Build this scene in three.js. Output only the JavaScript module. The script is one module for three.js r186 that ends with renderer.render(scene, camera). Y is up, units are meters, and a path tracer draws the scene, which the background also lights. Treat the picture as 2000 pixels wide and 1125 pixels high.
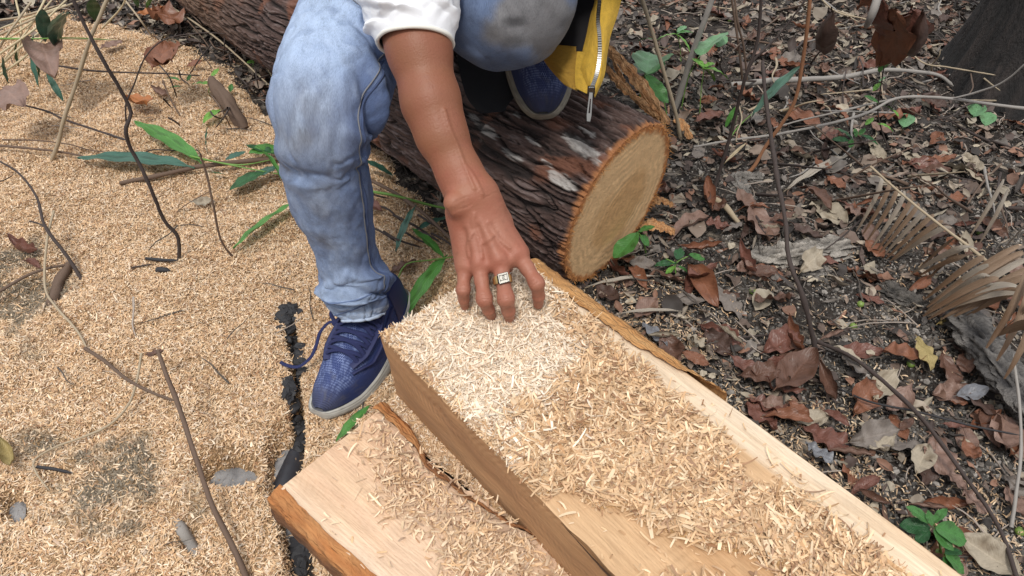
import * as THREE from 'three';
import { ImprovedNoise } from 'three/addons/math/ImprovedNoise.js';
import { mergeGeometries } from 'three/addons/utils/BufferGeometryUtils.js';
import { RoundedBoxGeometry } from 'three/addons/geometries/RoundedBoxGeometry.js';

// ------------------------------------------------------------------ camera, sky, sun, exposure
const scene = new THREE.Scene();
const F = 1504, EYE = 0.95, PITCH = THREE.MathUtils.degToRad(40);
const camera = new THREE.PerspectiveCamera(41.01, 16 / 9, 0.02, 200);
camera.position.set(0, EYE, 0);
camera.rotation.set(-PITCH, 0, 0);
scene.add(camera);
const renderer = new THREE.WebGLRenderer();
renderer.toneMapping = THREE.LinearToneMapping;
renderer.toneMappingExposure = 1.5;
renderer.shadowMap.enabled = true;
{ // bright overcast: radiance falls from the zenith to the horizon
  const w = 64, h = 32, d = new Float32Array(w * h * 4);
  for (let j = 0; j < h; j++) for (let i = 0; i < w; i++) {
    const el = ((j + 0.5) / h - 0.5) * Math.PI, s = Math.max(0, Math.sin(el)), L = 0.98 * (1 + 2 * s) / 3, o = (j * w + i) * 4;
    d[o] = L * 0.97; d[o + 1] = L * 0.99; d[o + 2] = L * 1.03; d[o + 3] = 1;
  }
  const t = new THREE.DataTexture(d, w, h, THREE.RGBAFormat, THREE.FloatType);
  t.mapping = THREE.EquirectangularReflectionMapping; t.magFilter = THREE.LinearFilter; t.needsUpdate = true;
  scene.background = t; scene.environment = t;
}
const sun = new THREE.DirectionalLight(new THREE.Color(1, 0.95, 0.87), 1.5);
sun.position.set(-0.4, 4, 1.0); sun.target.position.set(0, 0, -1.1);
sun.castShadow = true; sun.shadow.radius = 20; sun.shadow.mapSize.set(2048, 2048);
Object.assign(sun.shadow.camera, { left: -3, right: 3, top: 3, bottom: -3, near: 0.1, far: 12 });
scene.add(sun, sun.target);

// ------------------------------------------------------------------ helpers
let seed = 7;
const rnd = () => { seed = (seed + 0x6d2b79f5) | 0; let t = Math.imul(seed ^ (seed >>> 15), 1 | seed); t = (t + Math.imul(t ^ (t >>> 7), 61 | t)) ^ t; return ((t ^ (t >>> 14)) >>> 0) / 4294967296; };
const rr = (a, b) => a + (b - a) * rnd();
const gauss = () => (rnd() + rnd() + rnd() + rnd() - 2) * 1.0;
const V = (x, y, z) => new THREE.Vector3(x, y, z);
const { clamp, lerp } = THREE.MathUtils;
const smoothstep = (x, a, b) => { const t = clamp((x - a) / (b - a || 1e-9), 0, 1); return t * t * (3 - 2 * t); };
const N3 = new ImprovedNoise();
const noise = (x, y, z = 0) => N3.noise(x + 31.7, y + 11.3, z + 5.1);
const fbm = (x, y, z = 0, o = 4) => { let s = 0, a = 0.5; for (let i = 0; i < o; i++) { s += a * noise(x, y, z + i * 7); x *= 2.03; y *= 2.03; z *= 2.03; a *= 0.5; } return s; };
const CP = Math.cos(PITCH), SP = Math.sin(PITCH);
const rayOf = (px, py) => { const x = (px - 1000) / F, y = -(py - 562.5) / F; return V(x, y * CP - SP, -(CP + y * SP)); };
const atD = (px, py, d) => rayOf(px, py).multiplyScalar(d).add(camera.position);               // a sight line at a distance
const atH = (px, py, h = 0) => { const r = rayOf(px, py); return r.multiplyScalar((EYE - h) / -r.y).add(camera.position); }; // ... at a height
const atZ = (px, py, z) => { const r = rayOf(px, py); return r.multiplyScalar(z / r.z).add(camera.position); };              // ... at a plane z
const onG = (px, py, lift = 0) => { let p = atH(px, py, 0); for (let k = 0; k < 3; k++) p = atH(px, py, surfaceH(p.x, p.z) + lift); return p; };
const toPx = (x, y, z) => { y -= EYE; const d = -z * CP - y * SP, u = y * CP - z * SP; return [1000 + (F * x) / d, 562.5 - (F * u) / d, d]; };
const inPoly = (x, y, P) => { let c = false; for (let i = 0, j = P.length - 1; i < P.length; j = i++) { const [xi, yi] = P[i], [xj, yj] = P[j]; if (yi > y !== yj > y && x < ((xj - xi) * (y - yi)) / (yj - yi) + xi) c = !c; } return c; };
const polyDist = (x, y, P) => { let m = 1e9; for (let i = 0, j = P.length - 1; i < P.length; j = i++) { const [ax, ay] = P[j], [bx, by] = P[i], dx = bx - ax, dy = by - ay, t = clamp(((x - ax) * dx + (y - ay) * dy) / (dx * dx + dy * dy), 0, 1); m = Math.min(m, Math.hypot(x - ax - dx * t, y - ay - dy * t)); } return inPoly(x, y, P) ? m : -m; };
const names = new Map();
const numbered = (n) => { const k = names.get(n) ?? 0; names.set(n, k + 1); return k ? n + '_' + String(k).padStart(3, '0') : n; };
function tag(o, label, category, group, kind) { o.userData.label = label; if (category) o.userData.category = category; if (group) o.userData.group = group; if (kind) o.userData.kind = kind; return o; }
function thing(name, label, category, group) { const g = new THREE.Group(); g.name = numbered(name); scene.add(g); return tag(g, label, category, group); }
function mesh(name, geo, mat, parent = scene) { const m = new THREE.Mesh(geo, mat); m.name = parent === scene ? numbered(name) : name; m.castShadow = m.receiveShadow = true; parent.add(m); return m; }
const C = (r, g, b) => new THREE.Color().setRGB(r, g, b);
const std = (c, rough = 0.8, o = {}) => new THREE.MeshStandardMaterial({ color: Array.isArray(c) ? C(...c) : c, roughness: rough, ...o });
const phy = (c, rough = 0.8, o = {}) => new THREE.MeshPhysicalMaterial({ color: Array.isArray(c) ? C(...c) : c, roughness: rough, ...o });
function tex(w, h, f, srgb = false) { // f(u, v) -> [r, g, b] 0..1
  const d = new Uint8Array(w * h * 4);
  for (let j = 0; j < h; j++) for (let i = 0; i < w; i++) { const c = f(i / w, j / h, i, j), o = (j * w + i) * 4; for (let k = 0; k < 3; k++) d[o + k] = clamp(c[k], 0, 1) * 255; d[o + 3] = 255; }
  const t = new THREE.DataTexture(d, w, h); t.wrapS = t.wrapT = THREE.RepeatWrapping; t.magFilter = THREE.LinearFilter; t.needsUpdate = true;
  if (srgb) t.colorSpace = THREE.SRGBColorSpace; return t;
}
const tile = (u, v, f, o = 4, s = 0) => { // periodic noise on a torus-like lookup
  const a = u * Math.PI * 2, b = v * Math.PI * 2, R = f / 6.283; return fbm(Math.cos(a) * R + s, Math.sin(a) * R + Math.cos(b) * R * 0.7, Math.sin(b) * R + Math.cos(b) * R * 0.3, o);
};
function grid(nu, nv, f, closeU = false) { // f(i, j) -> {p, c, uv}
  const P = [], K = [], U = [], I = []; let hasC = false;
  for (let j = 0; j <= nv; j++) for (let i = 0; i <= nu; i++) { const r = f(i / nu, j / nv, i, j); P.push(r.p.x, r.p.y, r.p.z); U.push(r.uv?.[0] ?? i / nu, r.uv?.[1] ?? j / nv); if (r.c) { hasC = true; K.push(r.c[0], r.c[1], r.c[2]); } }
  for (let j = 0; j < nv; j++) for (let i = 0; i < nu; i++) { const a = j * (nu + 1) + i, b = a + 1, c = a + nu + 1, d = c + 1; I.push(a, b, d, a, d, c); }
  const g = new THREE.BufferGeometry(); g.setIndex(I);
  g.setAttribute('position', new THREE.Float32BufferAttribute(P, 3)); g.setAttribute('uv', new THREE.Float32BufferAttribute(U, 2));
  if (hasC) g.setAttribute('color', new THREE.Float32BufferAttribute(K, 3));
  g.computeVertexNormals();
  if (closeU) { const n = g.attributes.normal; for (let j = 0; j <= nv; j++) { const a = j * (nu + 1), b = a + nu, x = n.getX(a) + n.getX(b), y = n.getY(a) + n.getY(b), z = n.getZ(a) + n.getZ(b), l = Math.hypot(x, y, z) || 1; n.setXYZ(a, x / l, y / l, z / l); n.setXYZ(b, x / l, y / l, z / l); } }
  return g;
}
function spline(keys) { // keys: arrays of numbers; returns t in 0..1 -> array (Catmull-Rom)
  const n = keys.length - 1;
  return (t) => { const x = clamp(t, 0, 1) * n, i = Math.min(Math.floor(x), n - 1), f = x - i, k = (q) => keys[clamp(q, 0, n)], a = k(i - 1), b = k(i), c = k(i + 1), d = k(i + 2); return b.map((_, m) => 0.5 * (2 * b[m] + (c[m] - a[m]) * f + (2 * a[m] - 5 * b[m] + 4 * c[m] - d[m]) * f * f + (3 * b[m] - a[m] - 3 * c[m] + d[m]) * f * f * f)); };
}
function tube(pts, r0, r1, o = {}) { // tapered, slightly knotty stick through points
  const curve = new THREE.CatmullRomCurve3(pts, false, 'centripetal'), L = curve.getLength(), seg = o.seg ?? Math.max(4, Math.min(60, Math.round(L / 0.012))), rad = o.rad ?? 7, kn = o.knot ?? 0.15, s0 = rnd() * 100, kf = Math.min(1, 0.006 / Math.max(r0, r1)) ** 0.7;
  const fr = curve.computeFrenetFrames(seg, false);
  const g = grid(rad, seg, (u, v, i, j) => {
    const a = (u % 1) * Math.PI * 2, p = curve.getPointAt(v), r = lerp(r0, r1, v) * (1 + kn * 2 * noise(v * L * 40 * kf + s0, Math.cos(a), Math.sin(a)) * (0.4 + 0.6 * kf) + kn * 1.6 * kf * Math.max(0, noise(v * L * 22 + s0, 9.1))) * (v > 0.999 ? 0.25 : 1);
    return { p: p.addScaledVector(fr.normals[j], Math.cos(a) * r).addScaledVector(fr.binormals[j], Math.sin(a) * r), uv: [u * r0 * 6, v * L] };
  }, true);
  return g;
}
const smin = (a, b, k) => { const h = Math.max(k - Math.abs(a - b), 0) / k; return Math.min(a, b) - h * h * k * 0.25; };
function cone(p, q, ra, rb) { // distance to a tapered capsule
  const dx = q.x - p.x, dy = q.y - p.y, dz = q.z - p.z, l2 = dx * dx + dy * dy + dz * dz;
  return (x, y, z) => { const ax = x - p.x, ay = y - p.y, az = z - p.z, t = clamp((ax * dx + ay * dy + az * dz) / l2, 0, 1); return Math.hypot(ax - dx * t, ay - dy * t, az - dz * t) - (ra + (rb - ra) * t); };
}
function nets(sdf, lo, hi, cell, colour, uv) { // naive surface nets
  const nx = Math.ceil((hi.x - lo.x) / cell) + 1, ny = Math.ceil((hi.y - lo.y) / cell) + 1, nz = Math.ceil((hi.z - lo.z) / cell) + 1, D = new Float32Array(nx * ny * nz), at = (i, j, k) => (k * ny + j) * nx + i;
  for (let K = 0; K < nz; K += 5) for (let J = 0; J < ny; J += 5) for (let I0 = 0; I0 < nx; I0 += 5) { // blocks far from the surface take their centre's sign
    const c = sdf(lo.x + (I0 + 2) * cell, lo.y + (J + 2) * cell, lo.z + (K + 2) * cell), skip = Math.abs(c) > cell * 7;
    for (let k = K; k < Math.min(nz, K + 5); k++) for (let j = J; j < Math.min(ny, J + 5); j++) for (let i = I0; i < Math.min(nx, I0 + 5); i++) D[at(i, j, k)] = skip ? c : sdf(lo.x + i * cell, lo.y + j * cell, lo.z + k * cell);
  }
  const id = new Int32Array(nx * ny * nz).fill(-1), P = [], I = [];
  for (let k = 0; k < nz - 1; k++) for (let j = 0; j < ny - 1; j++) for (let i = 0; i < nx - 1; i++) {
    let n = 0, x = 0, y = 0, z = 0;
    const v = (a, b, c) => D[at(i + a, j + b, k + c)];
    const e = (a, b, c, A, B, Cc) => { const p = v(a, b, c), q = v(A, B, Cc); if (p < 0 !== q < 0) { const t = p / (p - q); n++; x += a + (A - a) * t; y += b + (B - b) * t; z += c + (Cc - c) * t; } };
    for (let a = 0; a < 2; a++) for (let b = 0; b < 2; b++) { e(0, a, b, 1, a, b); e(a, 0, b, a, 1, b); e(a, b, 0, a, b, 1); }
    if (n) { id[at(i, j, k)] = P.length / 3; P.push(lo.x + (i + x / n) * cell, lo.y + (j + y / n) * cell, lo.z + (k + z / n) * cell); }
  }
  const quad = (a, b, c, d, flip) => { if (a < 0 || b < 0 || c < 0 || d < 0) return; flip ? I.push(a, c, b, a, d, c) : I.push(a, b, c, a, c, d); };
  for (let k = 1; k < nz - 1; k++) for (let j = 1; j < ny - 1; j++) for (let i = 1; i < nx - 1; i++) {
    const s = D[at(i, j, k)] < 0;
    if (s !== D[at(i + 1, j, k)] < 0) quad(id[at(i, j - 1, k - 1)], id[at(i, j, k - 1)], id[at(i, j, k)], id[at(i, j - 1, k)], !s);
    if (s !== D[at(i, j + 1, k)] < 0) quad(id[at(i - 1, j, k - 1)], id[at(i - 1, j, k)], id[at(i, j, k)], id[at(i, j, k - 1)], !s);
    if (s !== D[at(i, j, k + 1)] < 0) quad(id[at(i - 1, j - 1, k)], id[at(i, j - 1, k)], id[at(i, j, k)], id[at(i - 1, j, k)], !s);
  }
  const g = new THREE.BufferGeometry(); g.setIndex(I); g.setAttribute('position', new THREE.Float32BufferAttribute(P, 3));
  const n = new Float32Array(P.length), K = [], U = [], e = cell * 0.6;
  for (let i = 0; i < P.length; i += 3) {
    const [x, y, z] = [P[i], P[i + 1], P[i + 2]], a = sdf(x + e, y, z) - sdf(x - e, y, z), b = sdf(x, y + e, z) - sdf(x, y - e, z), c = sdf(x, y, z + e) - sdf(x, y, z - e), l = Math.hypot(a, b, c) || 1;
    n[i] = a / l; n[i + 1] = b / l; n[i + 2] = c / l;
    if (colour) K.push(...colour(x, y, z, a / l, b / l, c / l));
    U.push(...(uv ? uv(x, y, z, a / l, b / l, c / l) : [x + z * 0.3, y + z * 0.5]));
  }
  g.setAttribute('normal', new THREE.BufferAttribute(n, 3)); g.setAttribute('uv', new THREE.Float32BufferAttribute(U, 2));
  if (colour) g.setAttribute('color', new THREE.Float32BufferAttribute(K, 3));
  return g;
}

// ------------------------------------------------------------------ where things stand
const BO = V(-0.172, 0, -0.727), BU = V(0.6303, 0, 0.7764), BV = V(0.7764, 0, -0.6303), BTOP = 0.26, BBOT = 0.134, BW = 0.269; // the beam: corner, length, width
const beamP = (s, w, h) => V(BO.x + BU.x * s + BV.x * w, h, BO.z + BU.z * s + BV.z * w);
const beamSW = (x, z) => [(x - BO.x) * BU.x + (z - BO.z) * BU.z, (x - BO.x) * BV.x + (z - BO.z) * BV.z];
const groundPx = (L) => L.map(([a, b]) => { const p = atH(a, b, 0); return [p.x, p.z]; });
const DUST = groundPx([[-420, 1900], [-420, 40], [60, 20], [260, 45], [420, 120], [520, 230], [720, 290], [880, 440], [960, 530], [1060, 640], [1000, 1900]]);
const HEAPS = [[-0.55, -1.0, 0.3, 0.02], [-0.42, -0.62, 0.2, 0.018], [-0.9, -1.5, 0.5, 0.03], [-0.2, -1.0, 0.15, 0.0]];
function soilH(x, z) {
  let h = 0.018 * fbm(x * 1.6, z * 1.6, 0, 3) + 0.012 * fbm(x * 7, z * 7, 3, 3);
  const d = Math.hypot(x - 0.05, z + 0.35); h += 0.035 * smoothstep(0.55 - d, 0, 0.4);
  h -= 0.03 * smoothstep(0.12 - polyDist(x, z, DUST), 0, 0.1) * 0; 
  return h;
}
function dustH(x, z) { // top of the sawdust, below the soil where there is none
  const e = polyDist(x, z, DUST) + 0.06 * fbm(x * 6, z * 6, 9, 3);
  let t = smoothstep(e, -0.03, 0.09) * 0.03 - 0.012;
  for (const [a, b, r, k] of HEAPS) t += k * Math.exp(-((x - a) ** 2 + (z - b) ** 2) / (r * r)) * (e > 0 ? 1 : 0);
  t += 0.015 * fbm(x * 9, z * 9, 2, 3) + 0.016 * fbm(x * 3.6, z * 3.6, 12, 2) + 0.006 * noise(x * 28, z * 28, 1);
  // the bared strip over the buried log
  const [px, py] = toPx(x, 0.02, z);
  for (const [cx, cy, sx, sy, k] of [[455, 928, 55, 32, 0.065], [556, 925, 30, 70, 0.07], [575, 1030, 22, 60, 0.06], [584, 845, 15, 75, 0.05], [580, 740, 9, 30, 0.04], [574, 672, 12, 30, 0.04], [590, 1110, 26, 50, 0.05], [28, 985, 25, 28, 0.03], [375, 1055, 22, 30, 0.02]]) { const q = ((px - cx) / sx) ** 2 + ((py - cy) / sy) ** 2; if (q < 6) t -= k * Math.exp(-q * q * 0.8) ; }
  return soilH(x, z) + t;
}
const surfaceH = (x, z) => Math.max(soilH(x, z), dustH(x, z));

// ------------------------------------------------------------------ ground
{
  const line = (a, b, step, far) => { const L = []; for (let x = a; x <= b; x += step) L.push(x); const pre = [], post = []; for (let k = 0, x = a, s = step; x > -far; k++) { s *= 1.35; x -= s; pre.unshift(x); } for (let x = b, s = step; x < far; ) { s *= 1.35; x += s; post.push(x); } return [...pre, ...L, ...post]; };
  const X = line(-1.6, 1.8, 0.012, 60), Z = line(-3.0, 0.1, 0.012, 60);
  const soil = tex(1024, 1024, (u, v) => {
    const a = tile(u, v, 26, 5), b = tile(u, v, 140, 3, 4), c = tile(u, v, 9, 3, 8), k = 0.5 + a * 0.5 + b * 0.55, pale = smoothstep(a + c * 0.8, 0.1, 0.4);
    return [lerp(0.30, 0.62, pale) * (0.55 + k * 0.75), lerp(0.265, 0.58, pale) * (0.55 + k * 0.75), lerp(0.24, 0.53, pale) * (0.55 + k * 0.75)];
  }, true);
  const bump = tex(1024, 1024, (u, v) => { const a = 0.5 + tile(u, v, 60, 5, 2) * 0.7 + tile(u, v, 180, 2, 6) * 0.4; return [a, a, a]; });
  const g = grid(X.length - 1, Z.length - 1, (u, v, i, j) => { const x = X[i], z = Z[Z.length - 1 - j], far = Math.max(Math.abs(x), Math.abs(z + 1.2)); return { p: V(x, soilH(x, z) * (far > 6 ? 0.3 : 1) , z), uv: [x / 0.9, z / 0.9] }; });
  const m = mesh('ground', g, std([0.5, 0.485, 0.475], 0.95, { map: soil, bumpMap: bump, bumpScale: 0.016 }));
  tag(m, 'dark grey forest soil under the leaf litter', null, null, 'structure');
}

// ------------------------------------------------------------------ sawdust
function chipGeo(len, wid, arc, twist) { // a curled shaving
  return grid(1, 5, (u, v) => { const a = (v - 0.5) * arc, R = len / Math.max(arc, 0.01), w = (u - 0.5) * wid * (0.55 + 0.45 * Math.sin(Math.PI * (0.15 + 0.7 * v))), tw = twist * (v - 0.5); return { p: V(w * Math.cos(tw), R * (1 - Math.cos(a)) * -1 + w * Math.sin(tw), R * Math.sin(a)) }; });
}
const CHIPS = [chipGeo(0.0115, 0.0022, 1.6, 0.5), chipGeo(0.0085, 0.0026, 0.7, 0.3), chipGeo(0.016, 0.0019, 2.8, 0.9), chipGeo(0.006, 0.0018, 1.0, 0.6)];
const FLAKES = [chipGeo(0.019, 0.0026, 0.8, 0.5), chipGeo(0.027, 0.0021, 1.3, 0.7), chipGeo(0.014, 0.0034, 0.6, 0.3), chipGeo(0.024, 0.0016, 3.6, 1.6)];
const chipMat = std([1, 1, 1], 0.75);
function scatterChips(parent, geos, list, name = 'shaving') { // list of {p, n?, tilt, s, c}
  const per = geos.map(() => []);
  for (const q of list) per[Math.floor(rnd() * geos.length)].push(q);
  const M = new THREE.Matrix4(), Q = new THREE.Quaternion(), E = new THREE.Euler(), S = new THREE.Vector3();
  geos.forEach((g, k) => {
    if (!per[k].length) return;
    const im = new THREE.InstancedMesh(g, chipMat, per[k].length); im.name = name; im.castShadow = im.receiveShadow = true; im.userData.kind = 'stuff';
    per[k].forEach((q, i) => { E.set(gauss() * q.tilt, rnd() * 6.283, gauss() * q.tilt, 'YXZ'); Q.setFromEuler(E); const s = q.s * rr(0.65, 1.35); S.set(s * rr(0.55, 1.15), s * (rnd() < 0.4 ? -1 : 1), s); M.compose(q.p, Q, S); im.setMatrixAt(i, M); im.setColorAt(i, q.c); });
    parent.add(im);
  });
}
const tone = (pale, grey = 0) => { // colour of one shaving
  const r = rnd(), k = 0.78 + rnd() * 0.42; let c = r < 0.12 ? [0.32, 0.165, 0.08] : r < 0.3 ? [0.47, 0.275, 0.135] : r < 0.78 ? [0.6, 0.392, 0.215] : [0.74, 0.555, 0.36];
  c = c.map((x, i) => lerp(x, [0.86, 0.75, 0.61][i], pale)); c = c.map((x, i) => lerp(x, [0.17, 0.14, 0.1][i], grey));
  return C(c[0] * k, c[1] * k, c[2] * k);
};
{
  const dust = new THREE.Group(); dust.name = numbered('sawdust'); scene.add(dust);
  tag(dust, 'tan sawdust carpet of curled shavings spread left of the man', 'sawdust', null, 'stuff');
  const X = [], Z = []; for (let x = -1.6; x <= 0.35; x += 0.01) X.push(x); for (let z = -2.9; z <= -0.05; z += 0.01) Z.push(z);
  const grain = tex(512, 512, (u, v) => { const a = 0.62 + tile(u, v, 150, 3) * 0.9 + tile(u, v, 40, 3, 5) * 0.4; return [a, a * 0.95, a * 0.88]; });
  const bump = tex(512, 512, (u, v) => { const a = 0.5 + tile(u, v, 130, 3, 3) * 1.1; return [a, a, a]; });
  const g = grid(X.length - 1, Z.length - 1, (u, v, i, j) => { const x = X[i], z = Z[Z.length - 1 - j]; return { p: V(x, Math.max(dustH(x, z), soilH(x, z) - 0.02), z), uv: [x / 0.25, z / 0.25] }; });
  mesh('dust_bed', g, std([0.54, 0.36, 0.2], 0.95, { map: grain, bumpMap: bump, bumpScale: 0.004 }), dust);
  const L = [];
  for (let k = 0; k < 1300000 && L.length < 370000; k++) {
    const x = rr(-1.6, 0.35), z = rr(-2.9, -0.2), p = toPx(x, 0.02, z); if (p[0] < -120 || p[0] > 1150 || p[1] < -40 || p[1] > 1500) continue;
    const far = -z; if (rnd() > clamp(1.35 - far * 0.35, 0.4, 1)) continue;
    const h = dustH(x, z), over = h - soilH(x, z), keep = smoothstep(over, -0.012, 0.008); if (rnd() > Math.max(keep, p[0] > 380 && p[1] > 860 ? 0.1 : 0)) continue;
    const spot = Math.max(smoothstep(Math.hypot((p[0] - 230) / 270, (p[1] - 940) / 150), 1.25, 0.2), smoothstep(Math.hypot((p[0] - 30) / 140, (p[1] - 590) / 150), 1.25, 0.2)), mot = fbm(x * 9, z * 9, 20, 4), grey = clamp(smoothstep(spot * (0.6 + 2.2 * mot) + 0.5 * mot - 0.02, 0.18, 0.7), 0, 0.95) * (rnd() < 0.8 ? 1 : 0.15);
    L.push({ p: V(x, Math.max(h, soilH(x, z)) + rr(-0.0012, 0.0032), z), tilt: 0.24, s: far > 1.5 ? 0.95 : rr(0.6, 0.95), c: tone(rnd() < 0.14 ? 0.6 : 0.12 * rnd(), grey) });
  }
  scatterChips(dust, CHIPS, L);
  const B = []; for (let k = 0; k < 26000; k++) { const x = rr(-1.3, -0.2), z = rr(-1.9, -0.35), p = toPx(x, 0.02, z); if (p[0] < -30 || p[1] > 1150) continue; const h = dustH(x, z); if (h < soilH(x, z) || fbm(x * 5, z * 5, 50, 2) < -0.12) continue; B.push({ p: V(x, h + 0.002, z), tilt: 0.16, s: rr(0.4, 0.9), c: tone(rnd() * 0.6) }); }
  scatterChips(dust, FLAKES, B);
}

// ------------------------------------------------------------------ sawn timber
const woodGrain = tex(512, 1024, (u, v) => { // long fibres along v
  const w = 0.03 * tile(u, v, 6, 3, 2), a = fbm(((u + w) % 1) * 60, Math.sin(v * 6.283) * 1.2, Math.cos(v * 6.283) * 1.2, 4), b = fbm(u * 180, Math.sin(v * 6.283) * 3, Math.cos(v * 6.283) * 3, 2), c = tile(u, v, 12, 4, 6), k = 0.86 + a * 0.24 + b * 0.16 + c * 0.2;
  return [k, k * (0.985 + a * 0.05), k * (0.965 + a * 0.1)];
});
const woodBump = tex(512, 512, (u, v) => { const a = 0.5 + 0.35 * fbm(u * 90, Math.sin(v * 6.283) * 2, Math.cos(v * 6.283) * 2, 3) + 0.3 * tile(u, v, 90, 2) + 0.3 * Math.sin(6.283 * (v * 46 + 3 * tile(u, v, 3, 2) + 2.2 * Math.sin(u * 6.283))) * Math.max(0, 0.4 + 1.6 * tile(u, v, 5, 3, 4)); return [a, a, a]; });
const barkBump = tex(512, 512, (u, v) => { const a = 0.5 + 0.8 * fbm(u * 34, Math.sin(v * 6.283) * 2, Math.cos(v * 6.283) * 2, 4) + 0.4 * tile(u, v, 60, 3, 2); return [a, a, a]; });
const timberMat = std([1, 1, 1], 0.72, { vertexColors: true, map: woodGrain, bumpMap: woodBump, bumpScale: 0.0016 });
const innerBark = std([1, 1, 1], 0.85, { vertexColors: true, map: woodGrain, bumpMap: barkBump, bumpScale: 0.004 });
const PALE = [0.68, 0.46, 0.27], TAN = [0.5, 0.29, 0.14], BROWN = [0.32, 0.165, 0.085], ORANGE = [0.42, 0.165, 0.05], DARK = [0.1, 0.05, 0.03];
const mixc = (a, b, t) => a.map((x, i) => lerp(x, b[i], clamp(t, 0, 1)));
function profile(frame, len, prof, o = {}) { // a sawn length: cross-section prof [[w, h], ...] swept along s, closed, ends capped
  const P = []; const sub = o.sub ?? 0.012;
  for (let i = 0; i < prof.length; i++) { const a = prof[i], b = prof[(i + 1) % prof.length], n = Math.max(1, Math.round(Math.hypot(b[0] - a[0], b[1] - a[1]) / sub)); for (let k = 0; k < n; k++) { const t = k / n, e = o.round ?? 0; P.push([lerp(a[0], b[0], t), lerp(a[1], b[1], t), i]); } }
  const run = [0]; for (let i = 1; i <= P.length; i++) { const a = P[i - 1], b = P[i % P.length]; run.push(run[i - 1] + Math.hypot(b[0] - a[0], b[1] - a[1])); }
  const n = Math.round(len / (o.step ?? 0.012)), parts = [];
  const edges = []; P.forEach((p, i) => { if (i === 0 || p[2] !== P[i - 1][2]) edges.push(i); }); edges.push(P.length);
  for (let f = 0; f < edges.length - 1; f++) { const i0 = edges[f], i1 = edges[f + 1], face = P[i0][2];
    parts.push(grid(i1 - i0, n, (u, v, i, j) => { const q = P[(i0 + i) % P.length], s = v * len, [dw, dh, ds] = o.warp ? o.warp(s, q[0], q[1], face) : [0, 0, 0]; return { p: frame(s + (ds ?? 0), q[0] + dw, q[1] + dh), uv: [run[i0 + i] / 0.22, s / 0.5], c: o.color(s, q[0], q[1], face) }; })); }
  for (const e of [0, 1]) { const s = e * len, cx = prof.reduce((a, p) => a + p[0], 0) / prof.length, cy = prof.reduce((a, p) => a + p[1], 0) / prof.length;
    parts.push(grid(P.length, 4, (u, v, i) => { const q = P[i % P.length], [dw, dh, ds] = o.warp ? o.warp(s, q[0], q[1], q[2]) : [0, 0, 0]; return { p: frame(s + (ds ?? 0), lerp(q[0] + dw, cx, v), lerp(q[1] + dh, cy, v)), uv: [lerp(q[0], cx, v) / 0.2, lerp(q[1], cy, v) / 0.2], c: mixc(o.end ?? TAN, BROWN, 0.2) }; })); }
  return mergeGeometries(parts);
}
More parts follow.
